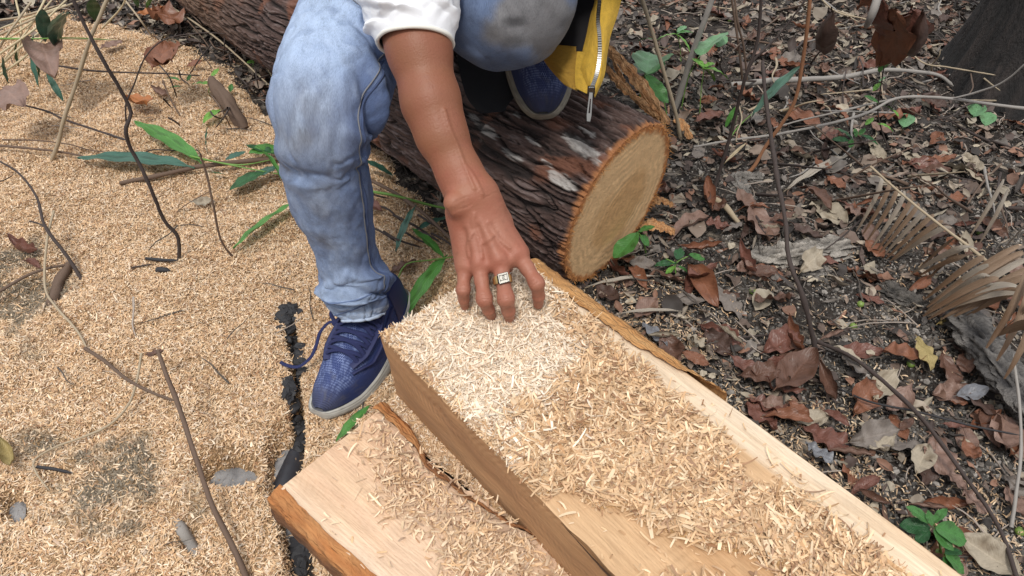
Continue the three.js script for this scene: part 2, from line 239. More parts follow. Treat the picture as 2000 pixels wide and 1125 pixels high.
{ // the big beam under the hand
  const beam = thing('timber_beam', 'thick squared timber beam with the hand and shavings on its top', 'timber beam');
  const prof = [[0, BTOP], [0.238, BTOP], [0.262, BTOP - 0.004], [BW, BTOP - 0.012], [BW, BBOT], [0.013, BBOT]];
  const warp = (s, w, h, f) => [0.0016 * noise(s * 9, h * 60, 1) + (w < 0.01 ? 0.0022 * noise(s * 40, 3, 1) : 0), 0.0012 * noise(s * 8, w * 12, 4) + (w < 0.002 && h > 0.25 ? -0.002 * Math.abs(noise(s * 30, 8)) : 0), s < 0.01 ? 0.003 * noise(w * 30, h * 30, 7) : 0];
  mesh('beam_body', profile(beamP, 1.2, prof, { sub: 0.008, step: 0.008, warp, end: TAN, color: (s, w, h, f) => {
    const n = fbm(s * 5, w * 24 + h * 30, 3, 3), m = fbm(s * 2.2, w * 9, 30, 3);
    if (f === 0 && w > 0.215) return mixc([0.72, 0.53, 0.35], [0.82, 0.68, 0.52], 0.6 + n); if (f === 0) { const edge = smoothstep(w, 0.0, 0.03); return mixc(mixc(PALE, TAN, 0.3 + n * 0.5 + smoothstep(w, 0.05, 0.09) * smoothstep(w, 0.17, 0.12) * smoothstep(s, 0.3, 0.45) * 0.55), TAN, (1 - edge) * 0.05 + m * 0.4); }
    if (f === 1) return mixc(PALE, [0.82, 0.68, 0.52], 0.7 + n);
    if (f === 2) return mixc(PALE, TAN, 0.2 + n);
    if (f === 3) return mixc(BROWN, ORANGE, 0.5 + n);
    return mixc(mixc([0.52, 0.295, 0.15], BROWN, 0.3 + n * 1.3), TAN, smoothstep(h, BTOP - 0.02, BTOP) * 0.35 + 0.35 * smoothstep(m, 0, 0.3));
  } }), timberMat, beam);
  // reddish inner bark still on the far waney edge
  mesh('bark_strip', grid(10, 90, (u, v) => { const s = -0.002 + v * 0.35, e = 1 - smoothstep(v, 0.6, 1), w0 = lerp(0.266, 0.238, e), n = 0.002 * noise(s * 70, u * 6) + 0.0015 * noise(s * 160, u * 14); const t = u, w = lerp(w0 + 0.004 * noise(s * 45, 2), BW + 0.003, Math.min(1, t * 1.6)), h = (t < 0.6 ? lerp(BTOP + 0.0005, BTOP - 0.012, (t / 0.6) ** 1.6) : lerp(BTOP - 0.012, BTOP - 0.1, (t - 0.6) / 0.4)) + 0.002 * e + 0.0016; return { p: beamP(s, w + n + 0.002, h + n), uv: [u * 0.4, v * 0.9], c: mixc(mixc([0.5, 0.24, 0.08], [0.62, 0.36, 0.15], 0.4 + 0.9 * noise(s * 18, u * 5)), DARK, smoothstep(t, 0.6, 0.85) * 0.5 + Math.max(0, noise(s * 40, u * 9) - 0.1) * 0.6) }; }), innerBark, beam);
  mesh('bark_pocket', grid(6, 30, (u, v) => { const s = 0.355 + v * 0.2, w = -0.0022 - 0.001 * Math.sin(Math.PI * v) + u * 0.001, h = BTOP - 0.0015 - v * 0.006 - u * (0.002 + 0.006 * Math.sin(Math.PI * v)); return { p: beamP(s, w + 0.0006 * noise(s * 90, u * 7), h), c: mixc(DARK, BROWN, u * 0.5) }; }), innerBark, beam);
}
// shavings on top of the beam
const heapAt = atH(975, 572, 0.27), [heapS, heapW] = beamSW(heapAt.x, heapAt.z);
const BARE = [[[1060, 975], [1120, 955], [1180, 1000], [1240, 1022], [1330, 1050], [1430, 1072], [1510, 1110], [1530, 1140], [1180, 1140]]];
const WHITE = [[755, 655], [870, 560], [930, 520], [1050, 520], [1090, 600], [1145, 690], [1070, 800], [1010, 830], [1050, 900], [1000, 925], [940, 870], [870, 800], [800, 715]];
function topCover(s, w) { // 0 bare wood .. 1 deep in shavings
  const p = beamP(s, w, BTOP), q = toPx(p.x, p.y, p.z);
  const rough = 0.016 * noise(s * 26, w * 26, 5), lim = lerp(0.24, 0.226, smoothstep(s, 0.15, 0.3)) - 0.026 * smoothstep(s, 0.38, 0.43) * smoothstep(s, 0.5, 0.46);
  let c = 1 - smoothstep(w + rough, lim - 0.022, lim + 0.004);
  const bare = polyDist(q[0] + 26 * noise(s * 22, w * 22, 8), q[1] + 26 * noise(s * 22, w * 22, 12), BARE[0]); c -= smoothstep(bare, -18, 14);
  return clamp(c, 0, 1);
}
function topH(s, w) {
  const d2 = ((s - heapS) / 0.075) ** 2 + ((w - heapW) / 0.075) ** 2, c = topCover(s, w), e = smoothstep(w, -0.004, 0.03) * smoothstep(s, -0.006, 0.02);
  return BTOP + (c * (0.0025 + 0.0045 * e + 0.005 * fbm(s * 16, w * 16, 2, 3) + 0.0025 * noise(s * 60, w * 60)) + 0.029 * Math.exp(-d2) * smoothstep(w, -0.01, 0.05) * smoothstep(s, -0.01, 0.03) - (1 - c) * 0.01);
}
{
  const pile = new THREE.Group(); pile.name = numbered('shavings_on_beam'); scene.add(pile); tag(pile, 'loose pale shavings and dust covering the top of the thick beam', 'sawdust', null, 'stuff');
  const bump = tex(256, 256, (u, v) => { const a = 0.5 + tile(u, v, 90, 3, 3) * 1.2; return [a, a, a]; });
  mesh('dust_bed', grid(90, 330, (u, v) => { const w = 0.0015 + u * 0.243, s = 0.002 + v * 0.9, h = topH(s, w), p = beamP(s, w, Math.max(h, BTOP - 0.006)), q = toPx(p.x, p.y, p.z), k = smoothstep(polyDist(q[0] + 40 * noise(s * 20, w * 20), q[1], WHITE), -30, 40); return { p, uv: [w / 0.12, s / 0.12], c: mixc([0.52, 0.32, 0.15], [0.84, 0.73, 0.6], k * 0.9) }; }), std([1, 1, 1], 0.95, { vertexColors: true, bumpMap: bump, bumpScale: 0.003 }), pile);
  const A = [], B = [], Wh = [];
  for (let k = 0; k < 120000 && A.length < 46000; k++) {
    const w = rr(0.0005, 0.245), s = rr(0.0005, 0.88), p = beamP(s, w, BTOP), q = toPx(p.x, p.y, p.z); if (q[1] > 1160 || q[0] > 1990) continue;
    const c = topCover(s, w), pd = polyDist(q[0] + 40 * noise(s * 20, w * 20), q[1] + 30 * noise(s * 20, w * 20, 4), WHITE), white = smoothstep(pd, -25, 45);
    if (rnd() > c * c * 0.98 + 0.012) continue;
    p.y = Math.max(topH(s, w), BTOP) + rr(-0.0008, 0.0022);
    if (white > rnd()) { if (rnd() < 0.6) Wh.push({ p, tilt: 0.25, s: rr(0.35, 0.75), c: tone(rnd() < 0.3 ? rnd() * 0.4 : 0.6 + rnd() * 0.4) }); A.push({ p: p.clone(), tilt: 0.24, s: rr(0.5, 0.95), c: tone(rnd() < 0.35 ? rnd() * 0.4 : 0.5 + rnd() * 0.5) }); if (rnd() < 0.07) B.push({ p: p.clone().setY(p.y + 0.002), tilt: 0.3, s: rr(0.5, 1.0), c: tone(0.5 + 0.5 * rnd()) }); }
    else { A.push({ p, tilt: 0.2, s: rr(0.6, 1.0), c: tone(rnd() * 0.1) }); if (w > 0.006 && s > 0.006 && rnd() < 0.2 * smoothstep(s, 0.05, 0.25)) B.push({ p: p.clone().setY(p.y + 0.003), tilt: 0.14, s: 1.05, c: tone(rnd() * 0.15) }); }
  }
  for (let k = 0; k < 900; k++) { const a = rnd() * 6.283, r = Math.abs(gauss()) * 0.08, s = heapS + Math.cos(a) * r + 0.02, w = heapW + Math.sin(a) * r; if (s < 0 || w < 0.005 || w > 0.22) continue; B.push({ p: beamP(s, w, topH(s, w) + rr(0.002, 0.009)), tilt: 0.8, s: rr(0.4, 0.75), c: tone(0.7 + rnd() * 0.3) }); }
  for (let k = 0; k < 60; k++) { const s = rr(0.08, 0.3), w = rr(0.03, 0.14); B.push({ p: beamP(s, w, topH(s, w) + rr(0.003, 0.007)), tilt: 0.5, s: rr(0.7, 1.1), c: tone(0.9) }); }
  scatterChips(pile, CHIPS, A); scatterChips(pile, [CHIPS[3], CHIPS[1]], Wh); scatterChips(pile, FLAKES, B);
}
// the flat plank in front, bark on both edges
const PTOP = 0.148, PO = atH(545, 955, PTOP), PE = atH(735, 805, PTOP), PV = PE.clone().sub(PO).setY(0), PW = PV.length(); PV.normalize();
const PU = V(-PV.z, 0, PV.x); if (PU.z < 0) PU.negate(); PU.applyAxisAngle(V(0, 1, 0), -0.03);
const plankP = (s, w, h) => V(PO.x + PU.x * s + PV.x * w, h, PO.z + PU.z * s + PV.z * w);
const edgeR = (s) => 0.004 * noise(s * 12, 40) + 0.003 * noise(s * 40, 41) - 0.017 * smoothstep(s, 0.03, 0.15) + 0.016 * smoothstep(s, 0.2, 0.3) , edgeL = (s) => 0.004 * noise(s * 9, 43) + 0.002 * noise(s * 33, 44);
{
  const plank = thing('sawn_plank', 'pale waney edged plank lying below the beam by the shoe', 'plank');
  const T = PTOP, Bm = 0.112, prof = [[0, T], [PW, T], [PW, Bm], [0, Bm]];
  const warp = (s, w) => [w < 0.01 ? edgeL(s) : w > PW - 0.001 ? edgeR(s) : 0, 0.0008 * noise(s * 10, w * 14), 0];
  mesh('plank_body', profile(plankP, 0.75, prof, { sub: 0.006, step: 0.008, warp, end: PALE, color: (s, w, h, f) => f === 0 ? mixc(mixc([0.74, 0.53, 0.35], [0.68, 0.44, 0.3], 0.35 + fbm(s * 6, w * 22, 5, 3)), [0.76, 0.6, 0.46], 0.5 * smoothstep(w, 0.03, 0.0) + 0.3 * smoothstep(s, 0.05, 0.2)) : mixc(BROWN, ORANGE, 0.5) }), timberMat, plank);
  const bark = (side) => grid(14, 110, (u, v) => { const s = -0.004 + v * 0.76, rough = 0.003 * noise(s * 50, u * 5, side) + 0.0022 * noise(s * 120, u * 12, side), wid = (side < 0 ? 0.021 : 0.009 + 0.008 * smoothstep(s, 0.1, 0.04)) + 0.005 * noise(s * 14, 3, side), a = u * 2.2; const w = side < 0 ? edgeL(s) + 0.003 - Math.sin(Math.min(a, 1.57)) * wid : PW + edgeR(s) - 0.004 + Math.sin(Math.min(a, 1.57)) * wid, h = T + (side < 0 ? 0.0 : 0.0075 + 0.003 * noise(s * 25, 9)) - (1 - Math.cos(Math.min(a, 1.57))) * 0.012 - Math.max(0, a - 1.57) * 0.05 + 0.001; return { p: plankP(s, w + rough * side, h + rough * 0.7), uv: [u * 0.25, v * 1.5], c: mixc(mixc(ORANGE, [0.5, 0.24, 0.09], 0.4 + noise(s * 22, u * 4, side)), DARK, smoothstep(u, 0.62, 0.9) * 0.8 + 0.7 * Math.max(0, noise(s * 30, u * 8, side) - 0.15) + (side > 0 ? smoothstep(s, 0.06, 0.12) * 0.45 : 0)) }; });
  mesh('bark_edge', bark(-1), innerBark, plank); mesh('bark_edge', bark(1), innerBark, plank);
  const pile = new THREE.Group(); pile.name = numbered('shavings_on_plank'); scene.add(pile); tag(pile, 'tan curled shavings strewn over the right half of the plank below the beam', 'sawdust', null, 'stuff');
  const A = [], B = [];
  for (let k = 0; k < 16000; k++) { const s = rr(0.004, 0.5), w = rr(0.002, PW), edge = 0.35 * PW + PW * 0.35 * noise(s * 9, 77) - PW * 0.15 * smoothstep(s, 0.02, 0.2), d = smoothstep(w, edge + 0.02 * noise(s * 40, 3), edge + 0.06); const n = 0.5 + 0.8 * fbm(s * 14, w * 14, 4, 3); if (w > PW - 0.012 + edgeR(s) && rnd() < 0.8) continue; if (rnd() > d * n * 1.0 + 0.008 || rnd() > smoothstep(s, 0.005, 0.1) + 0.15) continue; const p = plankP(s, w, T + rr(0.001, 0.006 + 0.004 * d)); (rnd() < 0.28 ? B : A).push({ p, tilt: 0.35, s: 0.95, c: tone(rnd() * 0.35) }); }
  scatterChips(pile, CHIPS, A); scatterChips(pile, FLAKES, B);
}
{ // the board between plank and beam, deep in fine dust
  const MO = beamP(0.0, 0.0, 0), mid = thing('dusty_board', 'board buried in fine sawdust between the plank and the beam', 'board');
  const mp = (s, w, h) => V(MO.x + BU.x * s + BV.x * w, h, MO.z + BU.z * s + BV.z * w), T = 0.127;
  mesh('board_body', profile(mp, 1.0, [[-0.05, T], [0.1, T], [0.1, 0.04], [-0.05, 0.04]], { sub: 0.01, step: 0.012, warp: (s, w) => [0.003 * noise(s * 20, w * 20), 0, 0], end: BROWN, color: (s, w, h, f) => mixc(TAN, BROWN, f === 0 ? 0.3 : 0.8) }), timberMat, mid);
  const pile = new THREE.Group(); pile.name = numbered('dust_on_board'); scene.add(pile); tag(pile, 'fine tan sawdust filling the step between the plank and the beam', 'sawdust', null, 'stuff');
  const H = (s, w) => T + 0.004 + 0.003 * fbm(s * 20, w * 20, 6, 3) + 0.004 * smoothstep(w, -0.02, 0.012) - 0.012 * Math.exp(-(((s - 0.215) / 0.05) ** 2 + ((w + 0.045) / 0.018) ** 2));
  mesh('dust_bed', grid(30, 200, (u, v) => { const w = -0.055 + u * 0.07, s = 0.0 + v * 0.8; return { p: mp(s, w, H(s, w)), uv: [w / 0.1, s / 0.1] }; }), std([0.54, 0.35, 0.19], 0.95, { bumpMap: woodBump, bumpScale: 0.003 }), pile);
  const A = []; for (let k = 0; k < 9500; k++) { const s = rr(0, 0.62), w = rr(-0.055, 0.013); A.push({ p: mp(s, w, H(s, w) + rr(0, 0.003)), tilt: 0.5, s: rr(0.4, 0.85), c: tone(rnd() < 0.2 ? 0.8 : 0.15) }); } scatterChips(pile, CHIPS, A);
}

// ------------------------------------------------------------------ the felled log
const LC = V(0.195, 0.165, -1.17), LR = 0.158, LYAW = 0.71, LD = V(Math.sin(LYAW), 0, Math.cos(LYAW)), LA = V(Math.cos(LYAW), 0, -Math.sin(LYAW));
const LN = V(Math.cos(-0.14) * Math.sin(0.89), Math.sin(-0.14), Math.cos(-0.14) * Math.cos(0.89));
const logBase = (s) => LC.clone().addScaledVector(LD, -s).addScaledVector(LA, 0.05 * Math.max(0, s - 1.1) ** 2).add(V(0, 0.02 * fbm(s * 1.3, 4), 0));
const logP = (th, s, r) => { const p = logBase(s).addScaledVector(LA, Math.cos(th) * r).add(V(0, Math.sin(th) * r, 0)); const q = p.clone().sub(logBase(s)); const k = -LN.dot(q) / LN.dot(LD); return p.addScaledVector(LD, k * (1 - smoothstep(s, 0, 0.5))); };
{
  const log = thing('felled_log', 'thick dark barked log with a fresh sawn end, lying behind the hand', 'log');
  const ridge = (th, s) => { const w = 0.2 * fbm(s * 4, Math.cos(th) * 2, Math.sin(th) * 2, 3), x = Math.cos(th + w), y = Math.sin(th + w), f1 = noise(x * 6.5, y * 6.5, s * 2.8 + 0.6 * noise(x * 9, y * 9, s * 14)), f2 = noise(x * 12 + 7, y * 12, s * 6), a = fbm(x * 9, y * 9, s * 8, 4), c = fbm(x * 38, y * 38, s * 30, 3), fi = Math.max(Math.exp(-((f1 / 0.075) ** 2)), 0.62 * Math.exp(-((f2 / 0.085) ** 2))), cr = Math.exp(-((noise(x * 6, y * 6, s * 24 + 2 * a) / 0.05) ** 2)) * 0.6; return [a, -fi, c, cr]; };
  const lich = [[1132, 285, 46, 30], [1098, 352, 36, 28], [1165, 318, 20, 14], [1150, 258, 22, 12], [1010, 225, 10, 8], [950, 255, 34, 20], [1000, 305, 26, 14], [1040, 275, 20, 10], [1195, 292, 6, 5], [925, 230, 16, 14], [1070, 320, 18, 9]];
  const NT = 500, NS = 480;
  const g = grid(NT, NS, (u, v) => {
    const th = u * Math.PI * 2 - Math.PI / 2, s = 2.6 * (v ** 1.35), [a, b, c, cr] = ridge(th, s), e = smoothstep(s, 0, 0.02), h = 0.007 + 0.007 * a + 0.012 * b + 0.005 * c - 0.005 * cr;
    const p = logP(th, s, LR * (1 + 0.02 * Math.cos(th * 2 + 1)) + 0.002 + h * (0.45 + 0.55 * e));
    const q = toPx(p.x, p.y, p.z); let k = -9; for (const [x, y, rx, ry] of lich) { const dx = q[0] - x, dy = q[1] - y, A = dx * 0.82 + dy * 0.57, B = -dx * 0.57 + dy * 0.82; k = Math.max(k, 1 - (A / rx) ** 2 - (B / (ry * 0.55)) ** 2); }
    const lichen = smoothstep(k + 1.1 * c + 0.55 * a, 0.1, 0.5) * (1 + 0.8 * b) * (k > -1.2 ? 1 : 0), dots = smoothstep(noise(p.x * 40, p.y * 40, p.z * 40), 0.52, 0.62) * 0.45;
    let col = mixc(mixc([0.02, 0.013, 0.012], [0.085, 0.05, 0.042], smoothstep(h, -0.003, 0.01)), [0.19, 0.145, 0.138], smoothstep(c + a * 0.5 + b * 0.4, 0.05, 0.42) * 0.8);
    col = mixc(col, [0.17, 0.065, 0.035], smoothstep(noise(p.x * 14, p.y * 14, p.z * 14), 0.25, 0.5) * 0.7); col = mixc(col, [0.16, 0.13, 0.12], dots); col = mixc(col, [0.44, 0.42, 0.4], lichen * (0.75 + 0.6 * c));
    col = mixc([0.33, 0.14, 0.055], col, smoothstep(s + 0.012 * noise(th * 9, 4) + 0.006 * c, 0.002, 0.015)); col = mixc(col, [0.16, 0.095, 0.06], smoothstep(s, 1.0, 1.6) * 0.7);
    return { p, c: col, uv: [u * 8, s * 3] };
  }, true);
  mesh('bark', g, std([1, 1, 1], 0.92, { vertexColors: true, bumpMap: barkBump, bumpScale: 0.003 }), log);
  // sawn end: growth rings, saw marks, ragged orange bark edge
  const ringTex = tex(1024, 1024, (u, v) => {
    const x = (u - 0.5) * 2, y = (v - 0.5) * 2, r = Math.hypot(x - 0.06, y + 0.1), w = fbm(x * 2.3, y * 2.3, 4, 3), w2 = fbm(x * 7, y * 7, 9, 3), ring = Math.sin((r + w * 0.14 + w2 * 0.03) * 64), saw = fbm(x * 3 + y * 26, x * 26 - y * 3 + 0.5 * Math.sin(x * 4), 8, 3), fine = noise(x * 110, y * 110, 2), heart = smoothstep(r + w * 0.35, 0.62, 0.38), R = Math.hypot(x, y);
    let c = mixc([0.74, 0.485, 0.25], [0.58, 0.335, 0.14], heart * 0.8); c = c.map((q) => q * (1 + ring * 0.14 * (0.5 + w * 2) + saw * 0.2 + fine * 0.05 + w2 * 0.2));
    c = mixc(c, ORANGE, smoothstep(R + 0.07 * w2 + 0.03 * fine, 0.88, 0.97)); return c.map((q) => Math.pow(clamp(q, 0, 1), 1 / 2.2));
  }, true);
  const endBump = tex(512, 512, (u, v) => { const x = (u - 0.5) * 2, y = (v - 0.5) * 2, a = 0.5 + 0.5 * fbm(x * 3 + y * 22, x * 22 - y * 3, 8, 4) + 0.3 * noise(x * 80, y * 80); return [a, a, a]; });
  const face = grid(200, 46, (u, v) => { const th = u * Math.PI * 2 - Math.PI / 2, [a, b, c, cr] = ridge(th, 0.004), R = LR * (1 + 0.02 * Math.cos(th * 2 + 1)) + 0.002 + (0.007 + 0.007 * a + 0.012 * b + 0.005 * c - 0.005 * cr) * 0.45, r = R * v, p = logP(th, 0, r); p.addScaledVector(LN, 0.0012 * fbm(Math.cos(th) * r * 40, Math.sin(th) * r * 40, 3, 3) + (v > 0.9 ? 0.003 * Math.max(0, noise(th * 24, v * 9)) * Math.min(1, (1 - v) * 25) : 0)); return { p, uv: [0.5 + (r / R) * Math.cos(th) * 0.5, 0.5 + (r / R) * Math.sin(th) * 0.5] }; }, true);
  mesh('sawn_end', face, std([1, 1, 1], 0.8, { map: ringTex, bumpMap: endBump, bumpScale: 0.0013 }), log);
  const fr = []; for (let k = 0; k < 420; k++) { const th = rnd() * 6.283, [a, b, c, cr] = ridge(th, 0.004), r = LR + 0.003 + (0.007 + 0.007 * a + 0.012 * b) * 0.45 - rr(0, 0.012), p = logP(th, 0, r), q = p.clone().addScaledVector(LN, rr(0.001, 0.008)).add(V(rr(-1, 1), rr(-1, 1), rr(-1, 1)).multiplyScalar(0.008)).addScaledVector(LA, Math.cos(th) * 0.003); fr.push(tube([p, p.clone().lerp(q, 0.5).add(V(0, 0.001, 0)), q], 0.00055, 0.0002, { seg: 2, rad: 3 })); }
  const fz = mesh('bark_fringe', mergeGeometries(fr), std([0.5, 0.235, 0.075], 0.9), log); fz.userData.kind = 'stuff';
  // strips of bark torn loose along the top, showing their orange inside
  const strip = (pts, w0, w1, k) => { const S = spline(pts.map((p) => [p.x, p.y, p.z])); return grid(10, 40, (u, v) => { const p = V(...S(v)), q = V(...S(Math.min(1, v + 0.02))).sub(V(...S(Math.max(0, v - 0.02)))).normalize(), side = q.clone().cross(V(0, 1, 0)).normalize(), w = lerp(w0, w1, v) * (0.8 + 0.5 * noise(v * 9, k)) * (0.3 + 0.7 * Math.sin(Math.PI * clamp(v * 0.92 + 0.06, 0, 1)) ** 0.5), x = (u - 0.5) * 2; p.addScaledVector(side, x * w + 0.004 * noise(v * 18, u * 3, k)).y += 0.006 * (1 - x * x) + 0.005 * noise(u * 7, v * 16, k) + 0.002 * noise(u * 25, v * 20, k); return { p, uv: [u * 0.3, v], c: mixc(mixc([0.58, 0.26, 0.095], [0.72, 0.42, 0.2], 0.5 + noise(u * 9, v * 5, k) * 1.3), DARK, Math.max(0, noise(u * 14, v * 12, k + 5) - 0.1) * 1.1) }; }); };
  const shag = std([1, 1, 1], 0.85, { vertexColors: true, map: woodGrain, bumpMap: barkBump, bumpScale: 0.006, side: THREE.DoubleSide });
  const pd = (L, d0, d1) => L.map(([x, y], i) => atD(x, y, lerp(d0, d1, i / (L.length - 1))));
  mesh('peeled_bark_strip', strip(pd([[1185, 92], [1225, 132], [1262, 180], [1304, 248]], 1.62, 1.45), 0.02, 0.017, 3), shag, log);
  mesh('peeled_bark_strip', strip(pd([[1180, 128], [1215, 168], [1250, 200], [1288, 236]], 1.55, 1.43), 0.011, 0.011, 9), shag, log);
  mesh('peeled_bark_strip', strip(pd([[1192, 104], [1212, 150], [1240, 190], [1262, 214]], 1.57, 1.47), 0.006, 0.005, 14), shag, log);
  const br = (x0, y0, x1, y1, w, k, label) => { const a = onG(x0, y0, 0.025), b = onG(x1, y1, 0.02); const m = mesh('bark_scrap', strip([a, a.clone().lerp(b, 0.35).add(V(0, 0.01, 0)), a.clone().lerp(b, 0.7).add(V(0, 0.008, 0)), b], w, w * 0.9, k), shag); tag(m, label, 'bark', 'torn orange bark scraps'); };
  br(1258, 398, 1314, 402, 0.018, 21, 'torn orange bark scrap beside the right edge of the sawn log end, upper one');
  br(1245, 440, 1318, 455, 0.026, 25, 'wide ragged orange bark scrap above the heart shaped green leaves');
  br(1322, 235, 1350, 275, 0.017, 31, 'narrow orange bark scrap lying behind the top of the sawn log end');
}
{ // a buried log under the sawdust: grey back, dark flank
  const L = [[586, 770], [583, 810], [577, 860], [566, 905], [556, 950], [552, 985]].map(([x, y]) => { const p = atH(x, y, 0); p.y = soilH(p.x, p.z) - 0.018; return p; });
  const m = mesh('buried_log', tube(L, 0.010, 0.03, { seg: 120, rad: 26, knot: 0.14 }), std([0.03, 0.031, 0.038], 0.5, { bumpMap: barkBump, bumpScale: 0.003 })); tag(m, 'dark weathered log almost buried in the sawdust left of the blue shoe', 'log');
  const slab = (x, y, rx, ry, label) => { const c = atH(x, y, 0), y0 = soilH(c.x, c.z); const g = grid(28, 12, (u, v) => { const a = u * 6.283, k = 1.25 + 0.4 * noise(Math.cos(a) * 2.5, Math.sin(a) * 2.5, x), q = atH(x + Math.cos(a) * rx * v * k, y + Math.sin(a) * ry * v * k, 0); return { p: V(q.x, y0 + 0.003 * (1 - v * v) + 0.003 * noise(q.x * 50, q.z * 50), q.z), c: mixc([0.12, 0.118, 0.122], [0.33, 0.32, 0.315], 0.5 + 1.5 * fbm(q.x * 40, q.z * 40, 2, 4)), uv: [q.x * 4, q.z * 4] }; }, true); const s = mesh('bark_slab', g, std([1, 1, 1], 0.85, { vertexColors: true, bumpMap: barkBump, bumpScale: 0.003 })); tag(s, label, 'bark', 'grey bark slabs showing through the sawdust'); };
  slab(450, 925, 66, 44, 'large grey bark slab showing through the sawdust by the leaning stalk'); slab(548, 930, 30, 75, 'long grey bark slab against the dark buried log near the plank corner'); slab(575, 1035, 24, 40, 'grey bark slab beside the lower corner of the pale plank'); slab(12, 985, 34, 44, 'dark grey bark slab at the left edge in the lower sawdust');
}
{ // black crumbs along the edge of the trodden sawdust
  const L = []; for (let k = 0; k < 150; k++) { const t = rnd(), y = t < 0.6 ? rr(632, 765) : t < 0.85 ? rr(765, 870) : rr(1000, 1130), x = (y < 700 ? 577 : y < 880 ? 583 : 592) + 9 * Math.sin(y * 0.045) * (y < 900 ? 1 : 0.3) + gauss() * (y < 720 ? 12 : 7), p = atH(x, y, 0); const g = new THREE.IcosahedronGeometry(rr(0.0035, 0.011), 1), q = g.attributes.position, z = rnd() * 99; for (let i = 0; i < q.count; i++) { const n = 1 + 0.7 * noise(q.getX(i) * 160 + z, q.getY(i) * 160, q.getZ(i) * 160); q.setXYZ(i, q.getX(i) * n * 1.4, q.getY(i) * n * 0.7, q.getZ(i) * n); } g.rotateY(rnd() * 6); g.translate(p.x, surfaceH(p.x, p.z) + 0.001, p.z); g.computeVertexNormals(); L.push(g); }
  tag(mesh('charred_crumbs', mergeGeometries(L), std([0.02, 0.02, 0.023], 0.7)), 'line of black charred crumbs in the sawdust left of the blue shoe', 'charcoal', null, 'stuff');
}
{ // charred stick by the beam
  const a = atH(950, 1038, 0.128), b = atH(985, 1062, 0.135), c = atH(1035, 1160, 0.128);
  tag(mesh('charred_stick', tube([a, a.clone().lerp(b, 0.6).add(V(0, 0.004, 0)), b, b.clone().lerp(c, 0.5), c], 0.0075, 0.0125, { seg: 60, rad: 18, knot: 0.45 }), std([0.022, 0.023, 0.03], 0.42, { bumpMap: barkBump, bumpScale: 0.004 })), 'black charred stick poking up between plank and beam', 'stick');
}
{ // dark living trunk at the upper right
  const t = thing('tree', 'dark blackish tree trunk rising from the leaf litter at the upper right corner', 'tree');
  const base = atH(1985, 165, 0), R0 = 0.16;
  const trunk = grid(120, 200, (u, v) => { const a = u * 6.283, y = -0.05 + 3.6 * v ** 1.6, fl = 0.085 * Math.exp(-Math.max(0, y) / 0.16) * (0.55 + 0.6 * Math.max(0, Math.sin(a * 3 + 1))), bark = 0.012 * fbm(Math.cos(a) * 7, Math.sin(a) * 7, y * 5, 4) + 0.006 * (1 - Math.abs(noise(Math.cos(a) * 12, Math.sin(a) * 12, y * 6)) * 2), r = R0 * (1 - 0.1 * y) + fl + bark; return { p: V(base.x + 0.16 * y + Math.cos(a) * r, base.y + y, base.z - 0.12 * y + Math.sin(a) * r), uv: [u * 6, y * 3], c: mixc([0.009, 0.008, 0.008], [0.034, 0.026, 0.023], smoothstep(bark, 0, 0.013) + Math.max(0, noise(Math.cos(a) * 14, Math.sin(a) * 14, y * 24) - 0.3) * 2) }; }, true);
  mesh('trunk', trunk, std([1, 1, 1], 0.95, { vertexColors: true, bumpMap: barkBump, bumpScale: 0.008 }), t);
  const top = V(base.x + 0.55, 3.5, base.z - 0.42), cr = [];
  for (let k = 0; k < 7; k++) { const a = k * 0.9, e = top.clone().add(V(Math.cos(a) * rr(0.6, 1.1), rr(0.5, 1.4), Math.sin(a) * rr(0.6, 1.1))); mesh('limb', tube([top, top.clone().lerp(e, 0.5).add(V(0, 0.15, 0)), e], 0.045, 0.012, { seg: 14 }), std([0.04, 0.032, 0.028], 0.95), t); }
  const lg = grid(2, 5, (u, v) => ({ p: V((u - 0.5) * 0.06 * Math.sin(Math.PI * (0.05 + v * 0.95)), 0.012 * Math.abs(u - 0.5) * 2, v * 0.13) })), im = new THREE.InstancedMesh(lg, std([0.05, 0.11, 0.03], 0.6, { side: THREE.DoubleSide }), 1400), M = new THREE.Matrix4();
  for (let k = 0; k < 1400; k++) { const d = V(gauss(), gauss() * 0.7, gauss()).multiplyScalar(0.85); M.compose(top.clone().add(V(0, 0.8, 0)).add(d), new THREE.Quaternion().setFromEuler(new THREE.Euler(rr(-1, 1), rr(0, 6.3), rr(-1, 1))), V(1, 1, 1).multiplyScalar(rr(0.7, 1.3))); im.setMatrixAt(k, M); }
  im.name = 'crown'; im.userData.kind = 'stuff'; im.castShadow = true; t.add(im);
}

